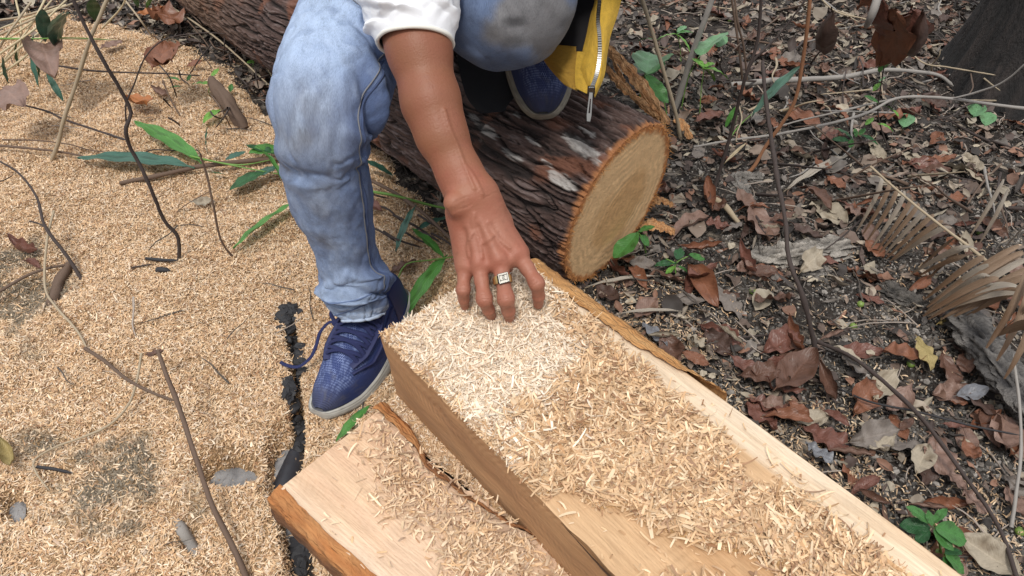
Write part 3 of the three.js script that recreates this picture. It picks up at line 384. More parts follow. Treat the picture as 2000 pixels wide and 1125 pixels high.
// ------------------------------------------------------------------ the man
const man = thing('person', 'man in faded jeans and blue running shoes bending down to touch the shavings', 'person');
function capSet(list, k) { const f = list.map(([p, q, a, b]) => cone(p, q, a, b)); return (x, y, z) => { let d = 1e9; for (const g of f) d = smin(d, g(x, y, z), k); return d; }; }
{ // body: forearm, hand and the head and neck, skin in one surface per region
  const A = atD, E0 = A(772, -70, 1.03), F0 = A(796, 20, 1.0), F1 = A(818, 95, 0.985), F2 = A(842, 200, 0.98), F3 = A(863, 265, 0.978), F4 = A(898, 340, 0.978), W = A(921, 386, 0.978);
  const Mi = A(950, 412, 0.983), Mm = A(932, 410, 0.977), Mr = A(914, 413, 0.98), Mp = A(900, 418, 0.99);
  const Ki = A(1011, 494, 0.977), Km = A(975, 506, 0.968), Kr = A(935, 513, 0.972), Kp = A(908, 518, 0.984);
  const Pi = A(1048, 553, 0.963), Pm = A(988, 583, 0.954), Pr = A(946, 584, 0.958), Pp = A(905, 566, 0.973);
  const Di = A(1052, 578, 0.982), Dm = A(993, 607, 0.972), Dr = A(954, 605, 0.976), Dp = A(906, 585, 0.986);
  const Ti = A(1051, 594, 1.0), Tm = A(995, 622, 0.995), Tr = A(960, 619, 0.997), Tp = A(908, 598, 1.002);
  const T0 = A(968, 435, 1.0), T1 = A(985, 485, 1.022), T2 = A(985, 520, 1.04), T3 = A(984, 552, 1.05);
  const arm = capSet([[E0, F0, 0.0445, 0.041], [F0, F1, 0.041, 0.0385], [F1, F2, 0.0385, 0.0345], [F2, F3, 0.0345, 0.0295], [F3, F4, 0.0295, 0.0262], [F4, W, 0.0262, 0.0238]], 0.02);
  const flat = (() => { // flatten the wrist and palm along the back-of-hand normal
    const ax = Km.clone().sub(W).normalize(), side = Ki.clone().sub(Kp).normalize(), n = ax.clone().cross(side).normalize(); return { ax, side, n };
  })();
  const back = flat.n.clone(); if (back.dot(camera.position.clone().sub(W)) < 0) back.negate();
  const off = (p, k) => p.clone().addScaledVector(back, k);
  const palm = capSet([[W, Mi, 0.024, 0.0165], [W, Mm, 0.025, 0.0175], [W, Mr, 0.025, 0.0165], [W, Mp, 0.023, 0.0145], [Mi, Ki, 0.0165, 0.0118], [Mm, Km, 0.0172, 0.0122], [Mr, Kr, 0.0165, 0.0115], [Mp, Kp, 0.0148, 0.0108], [off(Mi, -0.008), off(Ki, -0.01), 0.017, 0.0125], [off(Mm, -0.01), off(Km, -0.01), 0.017, 0.013], [off(Mp, -0.008), off(Kp, -0.008), 0.016, 0.0115], [Mm.clone().lerp(Mi, 0.5), Km.clone().lerp(Ki, 0.5), 0.016, 0.0112], [Mm.clone().lerp(Mr, 0.5), Km.clone().lerp(Kr, 0.5), 0.0162, 0.0108], [Mr.clone().lerp(Mp, 0.5), Kr.clone().lerp(Kp, 0.5), 0.015, 0.0098], [W, T0, 0.022, 0.0175], [T0, T1, 0.0175, 0.0125]], 0.014);
  const grooves = [[Mp, Mr, Kp, Kr], [Mr, Mm, Kr, Km], [Mm, Mi, Km, Ki]].map(([a, b, c, d]) => cone(off(a.clone().lerp(b, 0.5).lerp(c.clone().lerp(d, 0.5), 0.4), 0.0165), off(c.clone().lerp(d, 0.5), 0.0115), 0, 0));
  const knob = (p, r) => [p, p.clone().add(V(1e-4, 0, 0)), r, r];
  const finger = (K, Pq, D, T, r) => capSet([[K, K.clone().lerp(Pq, 0.5), r[0], r[1]], [K.clone().lerp(Pq, 0.5), Pq, r[1], r[2]], [Pq, Pq.clone().lerp(D, 0.5), r[2], r[3]], [Pq.clone().lerp(D, 0.5), D, r[3], r[3]], [D, T, r[3], r[4]]], 0.004);
  const fi = [finger(Ki, Pi, Di, Ti, [0.0106, 0.0092, 0.0085, 0.0078, 0.0068]), finger(Km, Pm, Dm, Tm, [0.0107, 0.0094, 0.0094, 0.0084, 0.007]), finger(Kr, Pr, Dr, Tr, [0.01, 0.0087, 0.0088, 0.0078, 0.0066]), finger(Kp, Pp, Dp, Tp, [0.0096, 0.008, 0.0077, 0.0069, 0.0058]), finger(T0, T1, T2, T3, [0.017, 0.014, 0.012, 0.0115, 0.009])];
  const surf = (px, py, d, lift) => A(px, py, d - lift);
  const tend = capSet([[off(Mm, 0.0172), off(Km, 0.0112), 0.0026, 0.0034], [off(Mr, 0.0164), off(Kr, 0.0104), 0.0026, 0.0032], [off(Mi, 0.0158), off(Ki, 0.0106), 0.0026, 0.0034], [off(Mp, 0.0132), off(Kp, 0.0094), 0.0022, 0.003]], 0.003);
  const vein = (L, r) => { const o = []; for (let i = 1; i < L.length; i++) o.push([L[i - 1], L[i], r, r]); return o; };
  const q = (px, py, d) => A(px, py, d);
  const knuckles = capSet([knob(off(Km, 0.0048), 0.0102), knob(off(Kr, 0.0042), 0.0096), knob(off(Ki, 0.0046), 0.0104), knob(off(Kp, 0.0038), 0.0088), knob(off(Pm, 0.001), 0.0102), knob(off(Pr, 0.001), 0.0095), knob(off(Pi, 0.001), 0.0094), knob(off(Pp, 0.001), 0.0082)], 0.002);
  const ulna = cone(A(886, 396, 0.953), A(890, 403, 0.955), 0.0125, 0.0112), radius = cone(A(951, 378, 0.974), A(960, 400, 0.978), 0.0125, 0.011);
  const ulnaB = cone(A(905, 372, 0.958), A(918, 383, 0.956), 0.004, 0.003);
  const wr = off(W, 0);
  const body = (x, y, z) => {
    let d = arm(x, y, z);
    const rel = (x - W.x) * flat.n.x + (y - W.y) * flat.n.y + (z - W.z) * flat.n.z, al = (x - W.x) * flat.ax.x + (y - W.y) * flat.ax.y + (z - W.z) * flat.ax.z;
    d += 0.10 * Math.abs(rel) * smoothstep(al, -0.09, 0.0) ;
    d = smin(d, ulna(x, y, z), 0.009); d = smin(d, radius(x, y, z), 0.018); d = smin(d, ulnaB(x, y, z), 0.006);
    d = smin(d, palm(x, y, z), 0.016);
    let f = 1e9; for (const g of fi) f = Math.min(f, g(x, y, z));
    d = smin(d, f, 0.0055); d = smin(d, knuckles(x, y, z), 0.007); d = smin(d, tend(x, y, z), 0.0062); if (d < 0.012 && d > -0.012) for (const g of grooves) { const q = g(x, y, z); d += 0.0024 * Math.exp(-((q / 0.006) ** 2)); }
    return d;
  };
  // veins follow the real skin: lie along the surface
  const project = (p) => { const r = p.clone(); for (let i = 0; i < 40; i++) { const e = body(r.x, r.y, r.z); if (Math.abs(e) < 2e-4) break; r.addScaledVector(camera.position.clone().sub(r).normalize(), -e * 0.8); } return r; };
  const pv = (L) => L.map(([x, y]) => project(A(x, y, 0.965)));
  const vl = (L, r) => { const c = new THREE.CatmullRomCurve3(L.map(([x, y]) => V(x, y, 0)), false, 'centripetal').getPoints(L.length * 3); return vein(pv(c.map((p) => [p.x, p.y])), r); };
  const veins = capSet([...vl([[941, 503], [938, 480], [930, 456], [924, 436], [926, 418]], 0.001), ...vl([[996, 484], [978, 470], [964, 452], [954, 434]], 0.0009), ...vl([[938, 478], [951, 470], [966, 458]], 0.0008), ...vl([[916, 500], [914, 478], [921, 458], [929, 450]], 0.0008), ...vl([[868, 215], [878, 250], [895, 290], [910, 330], [926, 368]], 0.0011), ...vl([[905, 318], [925, 345], [942, 380]], 0.0009)], 0.001);
  const creases = [[Pm, Km], [Pr, Kr], [Pi, Ki], [Pp, Kp]].map(([p, k]) => ({ p, ax: p.clone().sub(k).normalize() }));
  const skin = (x, y, z) => {
    let d = smin(body(x, y, z), veins(x, y, z), 0.0045);
    for (const c of creases) { const dx = x - c.p.x, dy = y - c.p.y, dz = z - c.p.z; if (dx * dx + dy * dy + dz * dz < 0.0003) { const t = dx * c.ax.x + dy * c.ax.y + dz * c.ax.z; d += 0.0007 * (Math.exp(-(((t + 0.0035) / 0.0009) ** 2)) + Math.exp(-((t / 0.0009) ** 2)) + Math.exp(-(((t - 0.0032) / 0.0009) ** 2))); } }
    const dx = x - W.x, dy = y - W.y, dz = z - W.z; if (dx * dx + dy * dy + dz * dz < 0.002) { const t = dx * flat.ax.x + dy * flat.ax.y + dz * flat.ax.z; d += 0.0005 * (Math.exp(-(((t - 0.013 + 0.004 * noise(x * 50, y * 50, z * 50)) / 0.0014) ** 2)) + 0.7 * Math.exp(-(((t - 0.007 + 0.004 * noise(x * 40, y * 40, z * 40 + 3)) / 0.0012) ** 2))) * smoothstep(noise(x * 45, y * 45, z * 45 + 9), -0.3, 0.2); }
    return d;
  };
  const lo = V(1, 1, 1).multiplyScalar(9), hi = lo.clone().negate(); for (const [p, r] of [[F0, 0.055], [E0, 0.02], [F2, 0.045], [W, 0.04], [Ki, 0.03], [Ti, 0.02], [Tm, 0.02], [Pi, 0.02], [Tp, 0.02], [Pm, 0.022], [Pr, 0.022], [Pp, 0.02], [Dm, 0.022], [Km, 0.025], [Kp, 0.025], [T3, 0.02]]) { lo.min(p.clone().addScalar(-r)); hi.max(p.clone().addScalar(r)); }
  const SK = [0.275, 0.115, 0.062];
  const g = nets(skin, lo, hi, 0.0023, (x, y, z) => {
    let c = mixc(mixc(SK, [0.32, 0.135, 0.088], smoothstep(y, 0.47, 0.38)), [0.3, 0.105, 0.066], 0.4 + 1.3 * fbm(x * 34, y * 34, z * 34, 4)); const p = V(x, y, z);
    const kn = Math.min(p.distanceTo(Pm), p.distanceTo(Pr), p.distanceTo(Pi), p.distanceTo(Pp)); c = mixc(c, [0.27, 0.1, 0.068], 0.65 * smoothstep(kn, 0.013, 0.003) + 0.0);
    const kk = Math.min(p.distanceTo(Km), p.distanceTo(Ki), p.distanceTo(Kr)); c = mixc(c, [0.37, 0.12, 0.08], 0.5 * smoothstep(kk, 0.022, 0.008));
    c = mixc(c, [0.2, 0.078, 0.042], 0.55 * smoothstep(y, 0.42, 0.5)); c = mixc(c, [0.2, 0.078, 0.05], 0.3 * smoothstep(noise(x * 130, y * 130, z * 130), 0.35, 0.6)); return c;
  }, (x, y, z) => [(x * flat.side.x + y * flat.side.y + z * flat.side.z) * 7, (x * flat.ax.x + y * flat.ax.y + z * flat.ax.z) * 7]);
  const pores = tex(512, 512, (u, v) => { const a = 0.5 + fbm(u * 70, v * 70, 3, 3) * 0.7 + fbm(u * 16, v * 26, 7, 3) * 0.5; return [a, a, a]; });
  const skinMat = phy([1, 1, 1], 0.5, { vertexColors: true, bumpMap: pores, bumpScale: 0.0004, specularIntensity: 0.7, sheen: 0.25, sheenColor: C(0.8, 0.4, 0.3), sheenRoughness: 0.6 });
  // head and neck, above the frame
  const H0 = V(-0.02, 1.16, -1.0), neck = V(-0.02, 1.0, -1.14), face = H0.clone().add(V(0.01, -0.07, 0.07));
  const sdfHead = (x, y, z) => { let d = cone(H0, face, 0.092, 0.062)(x, y, z); d = smin(d, cone(neck, H0, 0.056, 0.06)(x, y, z), 0.03); const fd = V(0.1, -0.62, 0.78); const up = V(0, 0.78, 0.62); const n0 = H0.clone().addScaledVector(fd, 0.105).addScaledVector(up, 0.0); d = smin(d, cone(n0.clone().addScaledVector(up, 0.03), n0.clone().addScaledVector(fd, 0.012).addScaledVector(up, -0.015), 0.007, 0.013)(x, y, z), 0.012); for (const sx of [-1, 1]) { d = smin(d, cone(H0.clone().add(V(sx * 0.088, -0.01, 0.0)), H0.clone().add(V(sx * 0.092, -0.04, 0.02)), 0.016, 0.01)(x, y, z), 0.008); const e = H0.clone().addScaledVector(fd, 0.093).addScaledVector(up, 0.022).add(V(sx * 0.032, 0, 0)); d = Math.max(d, -(Math.hypot(x - e.x, y - e.y, z - e.z) - 0.012)); } return d; };
  const hg = nets(sdfHead, H0.clone().addScalar(-0.22), H0.clone().addScalar(0.2), 0.007, () => SK, (x, y, z) => [x * 8, z * 8]);
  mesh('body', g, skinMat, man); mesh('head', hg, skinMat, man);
  mesh('hair', nets((x, y, z) => Math.max(cone(H0.clone().add(V(0, 0.02, -0.025)), H0.clone().add(V(0, 0.025, -0.02)), 0.099, 0.096)(x, y, z) + 0.004 * noise(x * 70, y * 70, z * 70), -(y - (H0.y - 0.03) - (z - H0.z) * 0.5)), H0.clone().addScalar(-0.16), H0.clone().addScalar(0.16), 0.008), std([0.012, 0.01, 0.01], 0.7), man);
  // signet ring on the middle finger
  const rp = Km.clone().lerp(Pm, 0.56), ax = Pm.clone().sub(Km).normalize(), r0 = 0.0104;
  const ring = new THREE.Group(); ring.name = 'signet_ring'; man.add(ring);
  const metal = phy([0.11, 0.108, 0.1], 0.25, { metalness: 1 }), gold = phy([0.62, 0.43, 0.18], 0.35, { metalness: 1 }), darkM = std([0.03, 0.028, 0.024], 0.5, { metalness: 0.8 });
  const tocam = camera.position.clone().sub(rp).addScaledVector(ax, -camera.position.clone().sub(rp).dot(ax)).normalize(), sd = ax.clone().cross(tocam).normalize(); if (sd.x < 0) sd.negate();
  const band = (h0, h1, rIn, rOut, a0, a1) => grid(40, 8, (u, v) => { const a = lerp(a0, a1, u), cs = [[rIn, h0], [rIn, h1], [rOut, h1], [rOut, h0], [rIn, h0]], k = v * 4, i = Math.min(3, Math.floor(k)), f = k - i, r = lerp(cs[i][0], cs[i + 1][0], f), h = lerp(cs[i][1], cs[i + 1][1], f) * (0.75 + 0.5 * Math.max(0, Math.cos(a))); return { p: rp.clone().addScaledVector(ax, h).addScaledVector(tocam, Math.cos(a) * r).addScaledVector(sd, Math.sin(a) * r) }; });
  mesh('band', band(-0.0042, 0.0042, r0 - 0.001, r0 + 0.0014, 0, Math.PI * 2), metal, ring);
  mesh('gold_shoulder', band(-0.0044, 0.0044, r0 + 0.001, r0 + 0.0022, -1.5, -0.55), gold, ring); mesh('gold_shoulder', band(-0.0044, 0.0044, r0 + 0.001, r0 + 0.0022, 0.62, 1.2), gold, ring);
  const frame = (u, v, h) => rp.clone().addScaledVector(sd, u + 0.0012).addScaledVector(ax, v).addScaledVector(tocam, r0 + h);
  const plate = new THREE.Shape([[-0.0062, -0.0055], [0.0062, -0.0066], [0.0066, 0.0054], [-0.0056, 0.0068]].map(([x, y]) => new THREE.Vector2(x, y)));
  const toRing = (geo) => { const p = geo.attributes.position; for (let i = 0; i < p.count; i++) { const q2 = frame(p.getX(i), p.getY(i), p.getZ(i)); p.setXYZ(i, q2.x, q2.y, q2.z); } geo.computeVertexNormals(); return geo; };
  mesh('plate', toRing(new THREE.ExtrudeGeometry(plate, { depth: 0.0026, bevelEnabled: true, bevelSize: 0.0006, bevelThickness: 0.0006, bevelSegments: 2 })), metal, ring);
  const bar = (x0, y0, x1, y1, w = 0.0003) => { const a = new THREE.Vector2(x0, y0), b = new THREE.Vector2(x1, y1), n = b.clone().sub(a).normalize(), s = new THREE.Shape([[a.x - n.y * w, a.y + n.x * w], [b.x - n.y * w, b.y + n.x * w], [b.x + n.y * w, b.y - n.x * w], [a.x + n.y * w, a.y - n.x * w]].map(([x, y]) => new THREE.Vector2(x, y))); return toRing(new THREE.ExtrudeGeometry(s, { depth: 0.00375, bevelEnabled: false })); };
  mesh('emblem', mergeGeometries([bar(-0.005, -0.0045, -0.004, 0.005), bar(0.0048, -0.0055, 0.005, 0.0045), bar(-0.004, 0.0032, 0.0044, 0.0024), bar(-0.0045, -0.0032, 0.0044, -0.004), bar(-0.001, 0.0016, 0.0014, 0.001), bar(-0.0012, 0.0014, -0.001, -0.0005), bar(-0.001, -0.0005, 0.0014, -0.0008), bar(0.0014, -0.0008, 0.0013, -0.0026), bar(0.0013, -0.0026, -0.0012, -0.0024)]), darkM, ring);
}
// denim
const denim = tex(1024, 1024, (u, v, i, j) => { const tw = ((i + j * 2) % 6) / 6, streak = fbm(u * 120, Math.sin(v * 6.283) * 9, Math.cos(v * 6.283) * 9, 3) + 0.6 * tile(u, v, 110, 2, 9), s2 = tile(u, v, 9, 4, 3), f = noise(i * 0.7, j * 0.7, 3), k = 0.86 + streak * 0.42 + s2 * 0.3 + (tw - 0.5) * 0.1 + f * 0.22; return [k * 0.98, k * 0.995, k * 1.02]; });
const denimBump = tex(512, 512, (u, v, i, j) => { const a = 0.5 + 0.25 * Math.sin((i + j * 2) * 1.05) + tile(u, v, 20, 3, 2) * 0.5; return [a, a, a]; });
const denimMat = phy([1, 1, 1], 0.9, { vertexColors: true, map: denim, bumpMap: denimBump, bumpScale: 0.0009, sheen: 0.25, sheenColor: C(0.6, 0.7, 0.9), sheenRoughness: 0.7 });
const LIGHT = [0.44, 0.55, 0.74], MID = [0.15, 0.21, 0.37], DEEP = [0.075, 0.12, 0.26];
{
  const jeans = new THREE.Group(); jeans.name = 'jeans'; man.add(jeans);
  const S = spline([[709, 618, 1.232, 41], [706, 603, 1.23, 50], [699, 585, 1.228, 60], [694, 562, 1.222, 70], [690, 545, 1.215, 71], [683, 522, 1.205, 63], [672, 482, 1.18, 60], [662, 441, 1.155, 68], [648, 397, 1.125, 78], [637, 350, 1.09, 83], [630, 311, 1.065, 84], [626, 275, 1.04, 89], [625, 240, 1.025, 97], [638, 203, 1.035, 113], [651, 158, 1.07, 116], [667, 108, 1.12, 113], [686, 55, 1.18, 110], [706, -5, 1.25, 104], [728, -75, 1.34, 100], [758, -160, 1.44, 100]]);
  const NU = 120, NV = 300;
  const pts = []; for (let j = 0; j <= NV; j++) { const k = S(j / NV); pts.push({ p: atD(k[0], k[1], k[2]), r: (k[3] * k[2]) / F, py: k[1] }); }
  const at = (th, j) => { // th 0 = picture right, pi/2 = towards the lens
    const { p, r, py } = pts[j], q = pts[Math.min(NV, j + 6)].p.clone().sub(pts[Math.max(0, j - 6)].p).normalize(), X = V(1, 0, 0).addScaledVector(q, -q.x).normalize(), Y = X.clone().cross(q).normalize(); if (Y.dot(camera.position.clone().sub(p)) < 0) Y.negate();
    const c = Math.cos(th), s = Math.sin(th); let d = 0;
    const fold = (y0, slope, w, amp, c0, cw) => { amp *= 1.15; const dt = Math.atan2(Math.sin(th - c0), Math.cos(th - c0)); return amp * Math.exp(-(((py - y0 - slope * dt * 40) / w) ** 2)) * Math.exp(-((dt / cw) ** 2)); };
    d += fold(232, 0.5, 12, 0.004, 2.9, 0.5) - fold(254, 0.4, 10, 0.004, 2.6, 0.7) + fold(272, 0.4, 11, 0.003, 2.2, 0.7) - fold(295, 0.3, 12, 0.0035, 1.9, 0.8) + fold(316, 0.3, 12, 0.003, 2.0, 0.9);
    d += fold(205, -0.9, 9, 0.008, 0.1, 0.7) - fold(225, -0.9, 8, 0.01, 0.2, 0.6) + fold(250, -0.6, 10, 0.007, 0.3, 0.6) - fold(120, -1.2, 9, 0.006, 0.8, 0.6) + fold(136, -1.2, 10, 0.006, 0.8, 0.6) - fold(152, -1.2, 9, 0.005, 0.8, 0.6) + fold(285, -0.5, 12, 0.006, 0.2, 0.6) - fold(305, -0.5, 9, 0.006, 0.2, 0.5);
    d += fold(536, -0.9, 10, 0.009, 0.4, 0.8) - fold(556, -0.9, 8, 0.008, 0.9, 0.9) + fold(570, -0.55, 9, 0.008, 1.6, 1.3) - fold(584, -0.5, 6, 0.008, 1.7, 1.4) + fold(594, -0.35, 7, 0.005, 1.0, 0.9) - fold(606, -0.3, 4, 0.003, 1.3, 1.2) + fold(545, 0.7, 10, 0.006, 2.8, 0.6) - fold(528, 0.7, 9, 0.005, 2.6, 0.7) - fold(500, -0.5, 14, 0.004, 0.8, 0.7) + fold(515, 0.3, 12, 0.004, 1.9, 0.6);
    d += 0.004 * fbm(c * 2.2, s * 2.2, py * 0.014, 3) + 0.004 * fbm(c * 4 + py * 0.01, s * 4, py * 0.035 + 9, 3);
    d -= 0.0035 * Math.exp(-((noise(c * 1.6 + py * 0.012, s * 1.6 - py * 0.006, py * 0.02 + 4) / 0.07) ** 2)) * smoothstep(Math.abs(py - 420), 40, 160); const rr2 = r * (1 + 0.02 * c) + d;
    return p.clone().addScaledVector(X, c * rr2).addScaledVector(Y, s * rr2 * 0.98);
  };
  const g = grid(NU, NV, (u, v, i, j) => {
    const th = u * Math.PI * 2 - Math.PI / 2, py = pts[j].py, ft = Math.max(0, Math.sin(th));
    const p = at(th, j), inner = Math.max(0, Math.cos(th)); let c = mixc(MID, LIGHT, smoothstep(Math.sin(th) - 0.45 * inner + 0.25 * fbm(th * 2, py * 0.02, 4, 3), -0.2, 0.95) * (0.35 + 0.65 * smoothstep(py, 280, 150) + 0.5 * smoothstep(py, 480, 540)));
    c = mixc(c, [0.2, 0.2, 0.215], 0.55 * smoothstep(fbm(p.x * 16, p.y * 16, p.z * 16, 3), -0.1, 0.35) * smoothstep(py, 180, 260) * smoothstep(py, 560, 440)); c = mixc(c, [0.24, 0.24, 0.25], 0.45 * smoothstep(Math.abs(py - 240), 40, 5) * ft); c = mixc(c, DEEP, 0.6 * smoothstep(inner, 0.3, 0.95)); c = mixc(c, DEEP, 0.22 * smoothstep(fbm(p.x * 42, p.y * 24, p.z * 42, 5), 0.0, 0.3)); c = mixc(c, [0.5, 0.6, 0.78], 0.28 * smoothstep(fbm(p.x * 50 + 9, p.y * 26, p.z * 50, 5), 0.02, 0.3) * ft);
    if (py > 606) c = mixc(c, [0.5, 0.58, 0.72], 0.5 + 0.8 * noise(th * 10, py * 0.3));
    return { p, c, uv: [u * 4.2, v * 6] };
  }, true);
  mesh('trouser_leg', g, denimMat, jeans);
  // seam and hem stitching
  const seamAt = (th, j0, j1, r, lift = 0.001) => { const L = []; for (let j = j0; j <= j1; j += 4) { const w = th + 0.05 * Math.sin(j * 0.07); L.push(at(w, j).addScaledVector(camera.position.clone().sub(pts[j].p).normalize(), lift)); } return tube(L, r, r, { seg: 160, rad: 6, knot: 0.3 }); };
  mesh('seam', seamAt(0.5, 42, 270, 0.0009), std([0.19, 0.19, 0.2], 0.9), jeans);
  mesh('seam', seamAt(0.41, 42, 270, 0.0019, 0.0003), std([0.05, 0.075, 0.16], 0.9), jeans);
  const hem = (j, r, c, lift) => { const L = []; for (let k = 0; k <= 40; k++) { const th = k / 40 * Math.PI * 2, p = at(th, j), o = pts[j].p; L.push(p.addScaledVector(p.clone().sub(o).normalize(), lift)); } return mesh('hem', tube(L, r, r, { seg: 120, rad: 6, knot: 0.35 }), std(c, 0.95), jeans); };
  hem(0, 0.0026, [0.42, 0.5, 0.64], 0); hem(22, 0.0011, [0.1, 0.14, 0.26], 0.0004); hem(50, 0.0012, [0.12, 0.17, 0.3], 0.0002);
  // the other knee, dirty, and its thigh and shin
  const K2 = atD(1000, 12, 1.12), hip = V(0.085, 0.68, -1.56), sh = V(0.045, 0.53, -1.43);
  const l2 = capSet([[K2, hip, 0.073, 0.09], [K2.clone().add(V(-0.012, -0.012, 0.0)), sh, 0.07, 0.052], [K2.clone().add(V(-0.05, -0.02, 0.0)), K2.clone().add(V(0.03, 0.02, 0.01)), 0.045, 0.05]], 0.05);
  const sdf2 = (x, y, z) => l2(x, y, z) + 0.006 * fbm(x * 9, y * 12, z * 9, 3) - 0.006 * Math.max(0, Math.sin(x * 46 + y * 62 + 3 * noise(x * 9, y * 9, z * 9))) * smoothstep(Math.hypot(x - K2.x, y - K2.y), 0.17, 0.05) * 0.6;
  const g2 = nets(sdf2, V(-0.14, 0.32, -1.7), V(0.3, 0.78, -0.95), 0.006, (x, y, z) => {
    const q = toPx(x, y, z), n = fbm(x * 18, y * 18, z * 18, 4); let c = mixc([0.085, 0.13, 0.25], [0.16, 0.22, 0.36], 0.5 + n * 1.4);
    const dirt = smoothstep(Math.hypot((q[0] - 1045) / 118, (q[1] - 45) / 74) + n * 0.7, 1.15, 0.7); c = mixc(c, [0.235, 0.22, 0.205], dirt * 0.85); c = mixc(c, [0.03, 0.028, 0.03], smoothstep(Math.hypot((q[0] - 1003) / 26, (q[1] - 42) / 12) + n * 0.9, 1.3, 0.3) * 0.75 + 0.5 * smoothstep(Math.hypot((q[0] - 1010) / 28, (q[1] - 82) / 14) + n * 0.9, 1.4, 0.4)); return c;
  }, (x, y, z) => [x * 9, (y + z) * 9]);
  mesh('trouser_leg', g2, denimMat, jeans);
}
{ // white rolled sleeve over the forearm
  const sleeve = new THREE.Group(); sleeve.name = 'shirt_sleeve'; man.add(sleeve);
  const S = spline([[811, 84, 0.985, 75], [809, 72, 0.986, 79], [806, 52, 0.988, 85], [802, 25, 0.99, 90], [798, 5, 0.995, 91], [795, -30, 1.005, 92], [792, -90, 1.03, 95], [800, -200, 1.07, 100]]), NV = 140, pts = [];
  for (let j = 0; j <= NV; j++) { const k = S(j / NV); pts.push({ p: atD(k[0], k[1], k[2]), r: (k[3] * k[2]) / F, py: k[1] }); }
  const make = (j0, j1, grow, f) => grid(96, j1 - j0, (u, v, i, jj) => { const j = j0 + jj, { p, r, py } = pts[j], th = u * Math.PI * 2 - Math.PI / 2, q = pts[Math.min(NV, j + 5)].p.clone().sub(pts[Math.max(0, j - 5)].p).normalize(), X = V(1, 0, 0).addScaledVector(q, -q.x).normalize(), Y = X.clone().cross(q).normalize(); if (Y.dot(camera.position.clone().sub(p)) < 0) Y.negate(); const c = Math.cos(th), s = Math.sin(th), cr = 0.016 * fbm(c * 1.6 + py * 0.012, s * 1.6 - py * 0.01, 3, 3) + 0.007 * Math.max(0, Math.sin(th * 5 + py * 0.11 + 2 * noise(th, py * 0.02))) * smoothstep(py, 95, 50) - 0.006 * Math.exp(-(((py - 38 + 26 * Math.sin(th * 2)) / 9) ** 2)) * Math.max(0, s); const R = r + grow * f + cr * (0.12 + 0.88 * smoothstep(py, 80, 55)); return { p: p.clone().addScaledVector(X, c * R).addScaledVector(Y, s * R).addScaledVector(q, 0.012 * c * smoothstep(j, 50, 0) * -0.6), uv: [u * 3, v * 2] }; }, true);
  const cot = phy([0.88, 0.89, 0.93], 0.85, { sheen: 0.2, side: THREE.DoubleSide, bumpMap: denimBump, bumpScale: 0.0003 });
  mesh('cuff', mergeGeometries([make(0, 95, 0.0, 1), make(0, 60, -0.0035, 1)]), cot, sleeve);
  const rim = []; for (let k = 0; k <= 48; k++) { const gp = make(0, 1, -0.0016, 1).attributes.position, i = (k * 2) % 97; rim.push(V(gp.getX(i), gp.getY(i), gp.getZ(i))); }
  mesh('cuff_edge', tube(rim, 0.0028, 0.0028, { seg: 110, rad: 7, knot: 0.15 }), std([0.8, 0.78, 0.72], 0.9), sleeve);
  mesh('upper_sleeve', make(90, NV, 0.004, 1), cot, sleeve);
}
